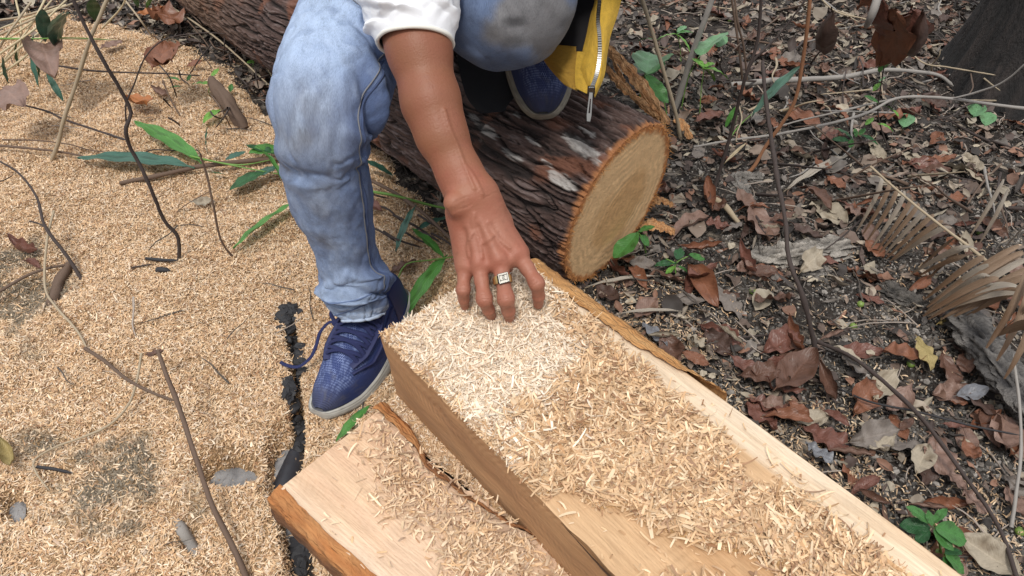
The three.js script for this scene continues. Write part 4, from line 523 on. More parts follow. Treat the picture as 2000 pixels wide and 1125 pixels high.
{ // jacket: dark shell, yellow lining hanging open, zip
  const jacket = new THREE.Group(); jacket.name = 'jacket'; man.add(jacket);
  const bulkedTorso = capSet([[V(-0.12, 0.78, -1.2), V(0.16, 0.78, -1.22), 0.17, 0.17], [V(-0.14, 0.66, -1.7), V(0.2, 0.66, -1.7), 0.2, 0.2], [V(0.0, 0.64, -1.58), V(-0.02, 0.98, -1.22), 0.17, 0.17], [V(-0.19, 0.95, -1.2), V(0.17, 0.95, -1.2), 0.075, 0.075], [V(-0.19, 0.95, -1.2), V(-0.155, 0.66, -1.1), 0.07, 0.062], [V(0.18, 0.95, -1.2), V(0.26, 0.72, -1.12), 0.07, 0.055], [V(0.26, 0.72, -1.12), V(0.2, 0.6, -1.2), 0.055, 0.045]], 0.06);  // first two capsules are unseen bulk added to shade the log below
  mesh('jacket_shell', nets((x, y, z) => bulkedTorso(x, y, z) + 0.008 * fbm(x * 10, y * 10, z * 10, 3), V(-0.44, 0.42, -1.98), V(0.5, 1.2, -0.95), 0.013), std([0.012, 0.013, 0.02], 0.9), jacket);
  const P = (L) => spline(L.map(([x, y, d]) => { const p = atD(x, y, d); return [p.x, p.y, p.z]; }));
  const panel = (L, R, k, nu = 14, nv = 60, bulge = 0.006) => { const a = P(L), b = P(R), one = (o) => grid(nu, nv, (u, v) => { const p = V(...a(v)).lerp(V(...b(v)), u), n = camera.position.clone().sub(p).normalize(); return { p: p.addScaledVector(n, bulge * Math.sin(Math.PI * u) + 0.0035 * fbm(u * 4 + k, v * 7, k, 3) - o), uv: [u * 0.8 + k * 0.1, v * 3] }; }); return mergeGeometries([one(0), one(0.002)]); };
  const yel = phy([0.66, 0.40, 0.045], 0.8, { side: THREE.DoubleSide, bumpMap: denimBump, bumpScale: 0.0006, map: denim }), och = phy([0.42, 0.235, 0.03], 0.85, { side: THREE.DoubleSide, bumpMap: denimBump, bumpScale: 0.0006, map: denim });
  const zip = [[1180, -130, 1.16], [1172, -10, 1.14], [1168, 36, 1.13], [1171, 70, 1.125], [1171, 110, 1.12], [1165, 146, 1.118], [1155, 172, 1.115]];
  mesh('front_panel', panel(zip, [[1246, -130, 1.18], [1216, -10, 1.16], [1206, 30, 1.15], [1193, 69, 1.142], [1186, 110, 1.135], [1180, 150, 1.128], [1162, 191, 1.122]], 1), yel, jacket);
  mesh('facing', panel([[1172, -130, 1.2], [1163, -10, 1.17], [1153, 30, 1.16], [1145, 69, 1.15], [1137, 103, 1.145], [1132, 140, 1.14], [1146, 181, 1.135]], zip, 2), yel, jacket);
  mesh('hem_facing', panel([[1128, 100, 1.15], [1125, 118, 1.148], [1123, 145, 1.145], [1124, 172, 1.14]], [[1168, 106, 1.128], [1166, 125, 1.127], [1162, 148, 1.125], [1146, 183, 1.122]], 4, 10, 24, 0.004), yel, jacket);
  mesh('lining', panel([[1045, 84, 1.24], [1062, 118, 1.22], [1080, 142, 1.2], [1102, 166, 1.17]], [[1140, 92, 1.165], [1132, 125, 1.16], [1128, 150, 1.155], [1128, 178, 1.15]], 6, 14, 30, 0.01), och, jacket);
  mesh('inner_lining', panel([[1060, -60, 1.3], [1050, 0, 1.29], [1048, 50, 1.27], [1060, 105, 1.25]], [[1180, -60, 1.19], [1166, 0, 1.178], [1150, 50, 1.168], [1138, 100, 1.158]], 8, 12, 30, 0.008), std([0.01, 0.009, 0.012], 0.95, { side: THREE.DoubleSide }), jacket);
  mesh('added_shade_sheet', panel([[888, -50, 1.36], [889, 60, 1.36], [896, 130, 1.35], [912, 190, 1.34], [938, 222, 1.33]], [[1135, -50, 1.36], [1122, 60, 1.36], [1080, 130, 1.36], [1005, 190, 1.345], [985, 218, 1.335]], 11, 16, 40, 0.012), std([0.01, 0.01, 0.013], 0.95, { side: THREE.DoubleSide }), jacket);  // not a jacket part: black sheet added where the body only casts shade
  // zip: tape, teeth, slider and pull
  const zs = P(zip), teeth = [], zn = 44; const one = new THREE.BoxGeometry(0.0056, 0.0024, 0.0026);
  for (let k = 0; k < zn; k++) { const v = 0.12 + (k / zn) * 0.88, p = V(...zs(v)), q = V(...zs(Math.min(1, v + 0.01))).sub(V(...zs(v - 0.01))).normalize(), n = camera.position.clone().sub(p).normalize(), x = q.clone().cross(n).normalize(), m = new THREE.Matrix4().makeBasis(x, q, q.clone().cross(x).negate()); m.setPosition(p.addScaledVector(n, 0.0025)); teeth.push(one.clone().applyMatrix4(m)); }
  const zm = phy([0.13, 0.128, 0.125], 0.25, { metalness: 1 }); const tm = mesh('zip_teeth', mergeGeometries(teeth), zm, jacket); tm.userData.kind = 'stuff';
  const tape = []; for (let v = 0.1; v <= 1; v += 0.05) { const p = V(...zs(v)); tape.push(p.addScaledVector(camera.position.clone().sub(p).normalize(), 0.0005)); } mesh('zip_tape', tube(tape, 0.0028, 0.0028, { rad: 6, knot: 0 }), std([0.03, 0.025, 0.02], 0.8), jacket);
  const sp = atD(1155, 172, 1.108), down = atD(1150, 228, 1.108).sub(sp), dl = down.length(); down.normalize();
  const slider = new THREE.Group(); slider.name = 'zip_slider'; jacket.add(slider); slider.position.copy(sp); slider.quaternion.setFromUnitVectors(V(0, -1, 0), down);
  mesh('zip_slider_body', new RoundedBoxGeometry(0.011, 0.013, 0.006, 3, 0.0022), zm, jacket).position.copy(sp).addScaledVector(down, 0.003);
  jacket.remove(slider);
  const pull = new THREE.Shape([new THREE.Vector2(-0.0022, 0), new THREE.Vector2(0.0022, 0), new THREE.Vector2(0.0032, -dl * 0.8), new THREE.Vector2(0.0022, -dl), new THREE.Vector2(-0.0022, -dl), new THREE.Vector2(-0.0032, -dl * 0.8)]); const hole = new THREE.Path([new THREE.Vector2(-0.001, -0.009), new THREE.Vector2(-0.0014, -dl * 0.72), new THREE.Vector2(0.0014, -dl * 0.72), new THREE.Vector2(0.001, -0.009)]); pull.holes.push(hole);
  const pm = mesh('zip_pull', new THREE.ExtrudeGeometry(pull, { depth: 0.0014, bevelEnabled: true, bevelSize: 0.0005, bevelThickness: 0.0005, bevelSegments: 2 }), zm, jacket); pm.position.copy(sp).addScaledVector(down, 0.007); pm.quaternion.setFromUnitVectors(V(0, -1, 0), down);
}
{ // blue knitted running shoes; toe along +z, heel at the origin
  const L = 0.288;
  const knit = tex(1024, 1024, (u, v) => { // u around the foot 0..1, v heel to toe
    const row = v * 78, col = u * 92 + (Math.floor(row) % 2) * 0.5, fx = col % 1, fy = row % 1, gate = 0.25 + 0.75 * smoothstep(tile(u, v, 34, 3, 2) + 0.2 * noise(Math.floor(col) * 1.7, Math.floor(row) * 2.3), -0.15, 0.2), vamp = smoothstep(Math.abs(u - 0.5 + 0.03 * noise(v * 20, 3)), 0.33, 0.2) * smoothstep(v, 0.52, 0.66) * smoothstep(v, 0.97, 0.88) + 0.35 * smoothstep(Math.abs(u - 0.5), 0.42, 0.2) * smoothstep(v, 0.3, 0.4) * smoothstep(v, 0.6, 0.5);
    const st = Math.exp(-(((fy - 0.5 - 0.28 * Math.sin(fx * 6.283)) / 0.2) ** 2)) * gate * clamp(vamp, 0, 1), base = 0.9 + 0.2 * noise(u * 200, v * 160) + 0.25 * tile(u, v, 8, 3), dust = smoothstep(v, 0.86, 0.99) * 0.4 + smoothstep(tile(u, v, 14, 4, 8), 0.08, 0.4) * 0.3 * smoothstep(v, 0.6, 0.8);
    let c = [0.015 * base, 0.034 * base, 0.155 * base]; c = mixc(c, [0.3, 0.38, 0.64], st); c = mixc(c, [0.11, 0.11, 0.13], dust); return c.map((q) => Math.pow(clamp(q, 0, 1), 1 / 2.2));
  }, true);
  const knitB = tex(512, 512, (u, v) => { const a = 0.5 + 0.25 * Math.sin(u * 470) * Math.sin(v * 380) + 0.3 * tile(u, v, 30, 3); return [a, a, a]; });
  const hw = (t) => 0.0505 * Math.pow(Math.max(0, Math.sin(Math.PI * Math.pow(clamp(t, 0.0, 1), 0.82))), 0.42) * (0.72 + 0.28 * smoothstep(t, 0.3, 0.72)), cx = (t) => 0.010 * Math.sin((t - 0.2) * 2.6);
  const ht = spline([[0.03], [0.088], [0.098], [0.098], [0.097], [0.095], [0.089], [0.081], [0.071], [0.058], [0.045], [0.02]]);
  const surfP = (t, a, lift = 0) => { const w = hw(t) + lift * 0.6, h = ht(t)[0] + lift - 0.016, ca = Math.cos(a), sa = Math.sin(a), toe = 0.01 * smoothstep(t, 0.75, 1), pc = Math.sign(ca) * Math.pow(Math.abs(ca), 0.72), ps = Math.pow(Math.max(0, sa), lerp(0.62, 0.8, smoothstep(t, 0.35, 0.7))), narrow = 1 - 0.32 * ps * smoothstep(t, 0.55, 0.3); return V(cx(t) + w * pc * narrow, 0.016 + toe + h * ps, t * L); };
  const upper = grid(64, 110, (u, v) => { const t = 0.003 + 0.994 * (0.5 - 0.5 * Math.cos(Math.PI * v)), a = Math.PI * (1 - u), p = surfP(t, a); p.y += 0.0012 * noise(p.x * 60, p.z * 60); return { p, uv: [u, t] }; });
  const soleG = grid(72, 12, (u, v) => { const a = u * 6.283, n = 72; const t = clamp(0.5 + 0.5 * Math.cos(a), 0, 1), tt = 0.002 + 0.996 * t, sgn = clamp(Math.sin(a) * 9, -1, 1), w = (hw(tt) + 0.003), bulge = 0.0028 * Math.sin(Math.PI * clamp(v * 1.2, 0, 1)) + 0.0009 * Math.sin(v * 30) ; const y = -0.001 + v * (0.027 - 0.012 * smoothstep(tt, 0.55, 0.95)) + 0.012 * smoothstep(tt, 0.78, 1) + 0.006 * smoothstep(tt, 0.3, 0) * v; const k = v > 0.95 ? 0.9 : 1; return { p: V(cx(tt) + sgn * (w + bulge) * k, y, tt * L + (Math.cos(a)) * 0.0035 * k), c: mixc([0.5, 0.49, 0.45], [0.2, 0.19, 0.17], 0.35 + 0.5 * Math.sin(v * 30) * 0.6 + noise(a * 9, v * 3) * 0.6 + (v < 0.12 ? 0.5 : 0)) }; });
  const capS = grid(2, 60, (u, v) => { const tt = 0.002 + 0.996 * v, w = hw(tt) + 0.003; return { p: V(cx(tt) + (u - 0.5) * 2 * w, -0.001 + 0.012 * smoothstep(tt, 0.78, 1), tt * L), c: [0.1, 0.1, 0.1] }; });
  const capT = grid(2, 60, (u, v) => { const tt = 0.002 + 0.996 * v, w = hw(tt) + 0.002; return { p: V(cx(tt) + (u - 0.5) * 2 * w, 0.0245 - 0.012 * smoothstep(tt, 0.55, 0.95) + 0.012 * smoothstep(tt, 0.78, 1), tt * L + (v > 0.97 ? 0.002 : 0)), c: [0.12, 0.12, 0.13] }; });
  const soleM = std([1, 1, 1], 0.8, { vertexColors: true }), upperM = phy([1, 1, 1], 0.85, { map: knit, bumpMap: knitB, bumpScale: 0.0016, sheen: 0.15 }), laceM = std([0.014, 0.02, 0.085], 0.85, { bumpMap: denimBump, bumpScale: 0.0006 }), trimM = std([0.016, 0.022, 0.085], 0.6);
  const sp = (t, a, lift) => surfP(t, Math.PI / 2 - a, lift);
  const along = (t0, a0, t1, a1, l0, l1 = l0, mid = 0) => { const L = []; for (let k = 0; k <= 9; k++) { const f = k / 9; L.push(sp(lerp(t0, t1, f), lerp(a0, a1, f), lerp(l0, l1, f) + mid * Math.sin(Math.PI * f))); } return L; };
  const flatTube = (pts, w, th) => { const c = new THREE.CatmullRomCurve3(pts, false, 'centripetal'), n = Math.max(8, pts.length * 6); return grid(8, n, (u, v) => { const p = c.getPointAt(v), q = c.getTangentAt(v), up = V(0, 1, 0.25).addScaledVector(q, -q.dot(V(0, 1, 0.25))).normalize(), s = q.clone().cross(up), a = u * 6.283; return { p: p.addScaledVector(s, Math.cos(a) * w).addScaledVector(up, Math.sin(a) * th), uv: [u, v * 4] }; }, true); };
  const shoe = (label, bow) => {
    const g = new THREE.Group(); g.name = 'running_shoe'; man.add(g); if (label) g.userData.label = label;
    mesh('upper', upper, upperM, g); mesh('sole', mergeGeometries([soleG, capS, capT]), soleM, g);
    const stay = (s) => flatTube([...along(0.775, s * 0.42, 0.71, s * 0.6, 0.0018, 0.0026), ...along(0.69, s * 0.64, 0.42, s * 0.7, 0.0028, 0.0026)], 0.0064, 0.0016);
    mesh('eyestay', stay(1), trimM, g); mesh('eyestay', stay(-1), trimM, g);
    mesh('side_band', flatTube([...along(0.8, 0.62, 0.7, 0.98, 0.002, 0.003), ...along(0.67, 1.04, 0.3, 1.08, 0.003, 0.003)], 0.003, 0.0017), trimM, g);
    mesh('heel_counter', grid(40, 10, (u, v) => { const a = (u - 0.5) * 3.6, t = 0.004 + 0.28 * Math.pow(Math.abs(u - 0.5) * 2, 1.5), an = u < 0.5 ? 0.1 + v * 0.8 : Math.PI - 0.1 - v * 0.8; return { p: surfP(t, an, 0.002) }; }), trimM, g);
    [[0.745, 0.705, 0], [0.69, 0.65, 1], [0.635, 0.595, 0], [0.58, 0.54, 1]].forEach(([a, b, o]) => { for (const s of o ? [1, -1] : [-1, 1]) mesh('lace', flatTube(along(a, s * 0.6, b, -s * 0.6, 0.0035, 0.0035, 0.002 + o * 0.0012), 0.0036, 0.0014), laceM, g); });
    if (bow) {
      mesh('lace', flatTube(along(0.51, 0.8, 0.55, -0.85, 0.005, 0.008, 0.003), 0.0042, 0.0016), laceM, g);
      mesh('lace', flatTube(along(0.48, 0.8, 0.55, -0.85, 0.005, 0.009, 0.003), 0.0038, 0.0014), laceM, g);
      const k = sp(0.55, -0.85, 0.008); mesh('lace_knot', new THREE.SphereGeometry(0.0062, 16, 10).scale(1.15, 0.8, 1).translate(k.x, k.y, k.z), laceM, g);
      const o = (x, y, z) => k.clone().add(V(x, y, z));
      mesh('lace_loop', flatTube([o(0, 0, 0), o(-0.014, 0.008, -0.01), o(-0.012, 0.013, -0.026), o(0.006, 0.013, -0.034), o(0.018, 0.01, -0.022), o(0.012, 0.006, -0.006), o(0, 0, 0)], 0.0032, 0.0011), laceM, g);
      mesh('lace_loop', flatTube([o(0, 0, 0), o(-0.014, -0.004, -0.002), o(-0.024, -0.016, 0.012), o(-0.021, -0.026, 0.032), o(-0.02, -0.034, 0.052), o(-0.034, -0.045, 0.068), o(-0.056, -0.048, 0.07), o(-0.07, -0.05, 0.066)], 0.003, 0.0012), laceM, g);
    }
    return g;
  };
  const a = shoe('blue knit running shoe with untidy laces, standing in the sawdust', true), heel = V(-0.196, 0, -1.062), toe = V(-0.305, 0, -0.782);
  a.position.copy(heel).setY(surfaceH(-0.25, -0.92) - 0.004); a.rotation.y = Math.atan2(toe.x - heel.x, toe.z - heel.z); a.scale.setScalar(1.03);
  const b = shoe('blue running shoe set on top of the log, shade painted into its colour', false); b.children.find((o) => o.name === 'sole').material = std([0.5, 0.46, 0.4], 0.85, { vertexColors: true }); b.children.find((o) => o.name === 'upper').material = phy([0.55, 0.55, 0.6], 0.9, { map: knit, bumpMap: knitB, bumpScale: 0.0016 }); const t2 = atD(1047, 238, 1.315), h2 = V(0.03, 0.475, -1.42), dir = t2.clone().sub(h2).normalize();  // rear shoe: sole and upper are darker copies, its shade painted in
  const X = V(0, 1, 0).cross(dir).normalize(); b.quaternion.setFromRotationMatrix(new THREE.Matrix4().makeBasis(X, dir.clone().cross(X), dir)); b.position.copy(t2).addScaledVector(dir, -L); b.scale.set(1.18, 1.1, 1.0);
}

// ------------------------------------------------------------------ leaves, twigs and plants
const TAU = Math.PI * 2;
function leafGeo(o = {}) { // unit length along +z, up +y
  const { w = 0.36, fold = 0.12, roll = 0, curl = 0.15, wav = 0.03, tip = 0.55, nu = 8, nv = 20, k = rnd() * 50, hole = 0, stem = 0.08, twist = 0, lobe = 0 } = o;
  const P = (u, v) => { const x = (u - 0.5) * 2; let W = w * 0.5 * Math.pow(Math.max(0, Math.sin(Math.PI * Math.pow(clamp(v, 0, 1), tip > 0.5 ? 1 / (2 * (1 - tip)) : 1))), 0.75) * (1 + 0.1 * noise(v * 6, k, Math.sign(x)) + lobe * Math.sin(v * 16)); W = Math.max(W, 0.004);
    const a = x * roll; let px = roll > 0.05 ? (Math.sin(a) / roll) * W : x * W, py = roll > 0.05 ? ((1 - Math.cos(a)) / roll) * W : 0; py += fold * Math.abs(x) * W + curl * ((v - 0.5) ** 2 - 0.08) + wav * noise(x * 1.5 + k, v * 5, k) + wav * 0.5 * Math.abs(x) * Math.sin(v * 22 + k); const t = twist * (v - 0.4); return V(px * Math.cos(t) - py * Math.sin(t), px * Math.sin(t) + py * Math.cos(t), v); };
  const blade = grid(nu, nv, (u, v) => ({ p: P(u, v), uv: [u, v], c: mixc([1, 1, 1], [0.55, 0.5, 0.45], smoothstep(noise(u * 3 + k, v * 5, 3), 0.15, 0.5) * 0.8) }));
  if (!stem) return blade;
  const st = grid(4, 3, (u, v) => { const a = u * TAU, z = lerp(-stem, 0.05, v), r = 0.009; return { p: V(Math.cos(a) * r, Math.sin(a) * r + P(0.5, 0).y - 0.02 * (1 - v), z), uv: [0.5, 0.02], c: [0.7, 0.62, 0.5] }; });
  return mergeGeometries([blade, st]);
}
const veinTex = tex(256, 512, (u, v) => { const x = Math.abs(u - 0.5) * 2, mid = Math.exp(-((x / 0.045) ** 2)), q = v * 13 - x * 3.2, sd = Math.exp(-(((((q % 1) + 1) % 1 - 0.5) / 0.09) ** 2)) * (1 - x * 0.5), k = 0.86 + 0.22 * fbm(u * 9, v * 14, 2, 4) + 0.12 * noise(u * 60, v * 90); return [k + mid * 0.28 + sd * 0.08, k + mid * 0.28 + sd * 0.09, k + mid * 0.22 + sd * 0.07]; });
const veinBump = tex(256, 512, (u, v) => { const x = Math.abs(u - 0.5) * 2, q = v * 13 - x * 3.2, a = 0.5 + 0.4 * Math.exp(-((x / 0.06) ** 2)) + 0.2 * Math.exp(-(((((q % 1) + 1) % 1 - 0.5) / 0.12) ** 2)) + 0.3 * fbm(u * 12, v * 20, 6, 3); return [a, a, a]; });
const bladeTex = tex(256, 256, (u, v) => { const x = Math.abs(u - 0.5) * 2, k = 0.88 + 0.16 * Math.sin(u * 70) * 0.5 + 0.16 * fbm(u * 16, v * 3, 2, 3); const m = Math.exp(-((x / 0.07) ** 2)) * 0.35; return [k + m, k + m, k + m * 0.6]; });
const leafMat = (c, rough = 0.55, through = 0, map = veinTex) => phy(c, rough, { map, bumpMap: veinBump, bumpScale: 0.0012, vertexColors: true, side: THREE.DoubleSide, specularIntensity: 0.7, ...(through ? { transmission: through, thickness: 0 } : {}) });
const DRY = { rust: leafMat([0.22, 0.092, 0.052], 0.4), red: leafMat([0.17, 0.074, 0.055], 0.38), brown: leafMat([0.13, 0.068, 0.048], 0.4), pink: leafMat([0.24, 0.15, 0.118], 0.42), grey: leafMat([0.21, 0.18, 0.16], 0.6), pale: leafMat([0.38, 0.325, 0.25], 0.65), slate: leafMat([0.2, 0.205, 0.225], 0.35), dark: leafMat([0.09, 0.055, 0.045], 0.5), olive: leafMat([0.36, 0.28, 0.12], 0.5), orange: leafMat([0.4, 0.15, 0.05], 0.5) };
const GREEN = { bright: leafMat([0.2, 0.46, 0.075], 0.45, 0.3), mid: leafMat([0.075, 0.24, 0.055], 0.38, 0.25), deep: leafMat([0.03, 0.12, 0.04], 0.32, 0.15), sage: leafMat([0.17, 0.36, 0.17], 0.5, 0.25) };
const BLADE = { green: leafMat([0.10, 0.3, 0.06], 0.4, 0.25, bladeTex), blue: leafMat([0.055, 0.15, 0.11], 0.35, 0.15, bladeTex), teal: leafMat([0.17, 0.32, 0.25], 0.4, 0.2, bladeTex), straw: leafMat([0.55, 0.45, 0.3], 0.7, 0, bladeTex), ash: leafMat([0.36, 0.32, 0.27], 0.75, 0, bladeTex), frond: leafMat([0.27, 0.19, 0.13], 0.6, 0, bladeTex) };
function aim(o, p0, p1, rollA = 0, side = null) { // lay a unit leaf from p0 to p1, its face up
  const z = p1.clone().sub(p0), L = z.length(); z.normalize(); const up = side ?? V(0, 1, 0); let x = up.clone().cross(z); if (x.lengthSq() < 1e-4) x.set(1, 0, 0); x.normalize(); const y = z.clone().cross(x);
  o.quaternion.setFromRotationMatrix(new THREE.Matrix4().makeBasis(x, y, z)); o.rotateZ(rollA); o.position.copy(p0); o.scale.setScalar(L); return o;
}
const dryG = [leafGeo({ w: 0.5, curl: 0.5, roll: 0.7, wav: 0.06 }), leafGeo({ w: 0.42, curl: -0.4, roll: 1.1, fold: 0.05, wav: 0.05, twist: 0.5 }), leafGeo({ w: 0.55, curl: 0.25, roll: 0.3, fold: 0.25, wav: 0.08 }), leafGeo({ w: 0.38, curl: 0.7, roll: 1.6, wav: 0.05, twist: -0.5 }), leafGeo({ w: 0.6, curl: 0.3, roll: 0.6, wav: 0.12, tip: 0.6, lobe: 0.1 }), leafGeo({ w: 0.46, curl: -0.3, roll: 0.5, fold: -0.3, wav: 0.07, tip: 0.4 }), leafGeo({ w: 0.34, curl: 0.2, roll: 2.2, wav: 0.04, twist: 0.3 }), leafGeo({ w: 0.52, curl: 0.9, roll: 0.4, wav: 0.1, twist: 0.8 })];
const flatG = [leafGeo({ w: 0.46, curl: 0.12, roll: 0.2, wav: 0.03 }), leafGeo({ w: 0.4, curl: 0.2, fold: 0.3, wav: 0.04 })];
const greenG = [leafGeo({ w: 0.5, curl: 0.22, fold: 0.22, wav: 0.02, tip: 0.42 }), leafGeo({ w: 0.42, curl: -0.25, fold: 0.15, wav: 0.03, tip: 0.45 }), leafGeo({ w: 0.62, curl: -0.15, fold: 0.12, wav: 0.03, tip: 0.4 }), leafGeo({ w: 0.34, curl: -0.3, fold: 0.2, wav: 0.02, tip: 0.5 })];
const bladeG = [leafGeo({ w: 0.15, curl: -0.12, fold: 0.3, wav: 0.015, tip: 0.35, nv: 22, stem: 0.03 }), leafGeo({ w: 0.11, curl: -0.3, fold: 0.35, wav: 0.015, tip: 0.35, nv: 22, stem: 0.03, twist: 0.6 }), leafGeo({ w: 0.22, curl: -0.15, fold: 0.2, wav: 0.02, tip: 0.35, nv: 20, stem: 0.03 }), leafGeo({ w: 0.075, curl: -0.15, fold: 0.5, wav: 0.01, tip: 0.4, nv: 22, stem: 0.02 })];
const dryLeaf = (px0, py0, px1, py1, mat, gi, lift, label, group) => { const a = onG(px0, py0, lift), b = onG(px1, py1, lift + rr(-0.004, 0.012)); const m = mesh('fallen_leaf', dryG[gi], DRY[mat]); aim(m, a, b, rr(-0.35, 0.35)); return tag(m, label, 'leaf', group); };
const big = 'large fallen leaves on the right hand litter';
[ // leaves one can point to
  [1468, 404, 1502, 472, 'pink', 2, 'broad pinkish brown leaf with a pale midrib right of the sawn log end', 0.015], [1440, 372, 1470, 412, 'pink', 0, 'smaller pinkish brown leaf overlapping the broad one right of the sawn log end', 0.02], [1388, 412, 1382, 352, 'rust', 3, 'upright rolled rust coloured leaf between the sawn log end and the dark sapling stem', 0.03], [1310, 458, 1392, 418, 'pink', 1, 'long pinkish brown leaf just right of the orange bark scraps', 0.02], [1330, 485, 1410, 480, 'rust', 3, 'rolled rust leaf above the low green seedling', 0.03], [1400, 520, 1345, 545, 'red', 0, 'glossy reddish leaf right of the low green seedling', 0.02], [1345, 510, 1400, 595, 'rust', 1, 'long curved rust leaf below the low green seedling', 0.018], [1400, 555, 1448, 620, 'grey', 5, 'big flat mauve grey leaf left of the hanging dark vine', 0.012], [1445, 480, 1470, 540, 'red', 3, 'narrow folded red brown leaf left of the grey rotten wood', 0.02],
  [1460, 535, 1520, 530, 'brown', 2, 'brown leaf resting on the near edge of the grey rotten wood', 0.02], [1565, 360, 1625, 405, 'brown', 1, 'long folded chestnut leaf above the grey rotten wood', 0.025], [1545, 440, 1605, 470, 'dark', 0, 'dark brown leaf behind the grey rotten wood', 0.02], [1615, 345, 1650, 370, 'rust', 2, 'small rust leaf at the end of the flat grey strip', 0.02], [1590, 395, 1655, 440, 'pale', 2, 'pale cream leaf above the grey rotten wood', 0.012], [1690, 470, 1725, 505, 'rust', 2, 'tan brown leaf at the left end of the palm leaflets', 0.02],
  [1490, 690, 1560, 650, 'red', 4, 'large ragged red brown leaf beneath the dark hanging vine', 0.015], [1540, 625, 1562, 690, 'rust', 3, 'narrow upright rust leaf touching the dark hanging vine', 0.025], [1425, 700, 1500, 745, 'red', 0, 'broad glossy maroon leaf nearest the pale edge of the beam', 0.02], [1445, 735, 1525, 725, 'brown', 4, 'broad brown leaf overlapping the maroon leaf by the beam', 0.03], [1515, 765, 1590, 690, 'brown', 0, 'large shiny chestnut leaf with dark wrinkles below the vine', 0.03], [1605, 712, 1630, 790, 'brown', 3, 'folded brown leaf standing on edge right of the shiny chestnut leaf', 0.03], [1600, 800, 1660, 830, 'red', 1, 'long reddish leaf with a dark tip above the pale edge of the beam', 0.02], [1540, 785, 1580, 815, 'rust', 2, 'rust leaf close beside the pale edge of the beam', 0.02],
  [1572, 865, 1624, 905, 'slate', 4, 'dark slate leaf leaning on the pale edge of the beam', 0.03], [1622, 880, 1708, 890, 'pink', 6, 'rolled pinkish brown leaf next to the dark slate leaf', 0.02], [1555, 825, 1618, 812, 'pale', 2, 'whitish crumpled leaf beside the pale edge of the beam', 0.018], [1660, 965, 1720, 930, 'red', 1, 'dark red leaf above the glossy green bush', 0.02], [1780, 985, 1850, 992, 'pink', 6, 'long brown leaf lying just above the glossy green bush', 0.02], [1790, 925, 1812, 870, 'pale', 2, 'pale speckled leaf standing above the glossy green bush', 0.025], [1822, 850, 1845, 930, 'pink', 4, 'lobed pinkish leaf with a dark spot right of the pale speckled leaf', 0.02], [1845, 915, 1885, 960, 'pink', 2, 'pink brown leaf right of the lobed leaf', 0.015],
  [1795, 655, 1822, 720, 'olive', 5, 'yellowish grey leaf with dark blotches at the foot of the palm frond', 0.03], [1830, 640, 1872, 612, 'olive', 3, 'slim yellow olive leaf tucked against the dark rotten trunk', 0.02], [1838, 690, 1865, 755, 'brown', 2, 'brown leaf behind the slate blue leaf', 0.015], [1865, 775, 1928, 760, 'slate', 0, 'smooth slate blue leaf with a round outline near the right edge', 0.03], [1840, 775, 1890, 790, 'rust', 2, 'rust leaf under the slate blue leaf', 0.015], [1920, 790, 1950, 870, 'brown', 1, 'dark chestnut leaf with holes below the slate blue leaf', 0.02], [1960, 810, 1965, 880, 'pink', 2, 'tan spotted leaf at the right edge below the slate blue leaf', 0.02], [1840, 830, 1892, 835, 'red', 0, 'reddish leaf with two holes left of the chestnut leaf', 0.02], [1757, 840, 1785, 815, 'brown', 5, 'small round brown leaf in the open dark soil', 0.015], [1640, 690, 1690, 735, 'grey', 2, 'mottled grey leaf crossed by the thin dark vine', 0.012], [1600, 665, 1648, 645, 'pink', 6, 'small rolled pink leaf on the bare soil', 0.015], [1730, 640, 1775, 665, 'pink', 1, 'thin pink brown leaf below the two green fruits', 0.012], [1880, 860, 1915, 900, 'rust', 7, 'curled rust leaf low at the right side', 0.02], [1965, 950, 1998, 1010, 'pink', 2, 'pinkish leaf at the right edge above the green fruit', 0.015],
  [1240, 620, 1282, 585, 'pink', 2, 'pointed pinkish leaf beside the far end of the beam', 0.02], [1255, 628, 1305, 672, 'slate', 5, 'purple grey leaf lying against the orange bark of the beam', 0.02], [1165, 560, 1210, 590, 'dark', 0, 'dark wet leaf at the foot of the sawn log end', 0.012], [1225, 515, 1262, 560, 'rust', 1, 'narrow rust leaf under the heart shaped green leaves', 0.012], [1180, 505, 1225, 545, 'red', 3, 'red brown leaf tucked under the sawn log end', 0.012], [1360, 238, 1412, 222, 'red', 2, 'reddish brown leaf behind the sawn log end by the upright stick', 0.02], [1540, 215, 1598, 255, 'rust', 0, 'curled rust leaf under the long white twig', 0.025], [1810, 318, 1868, 308, 'rust', 0, 'rust leaf in a bright heap of leaves below the dark tree', 0.02], [1760, 300, 1810, 325, 'pale', 2, 'cream leaf in the heap of leaves below the dark tree', 0.015], [1590, 310, 1622, 335, 'rust', 7, 'pale rust leaf hanging over the flat grey strip', 0.03],
].forEach(([a, b, c, d, m, g, label, lift]) => dryLeaf(a, b, c, d, m, g, lift, label, big));
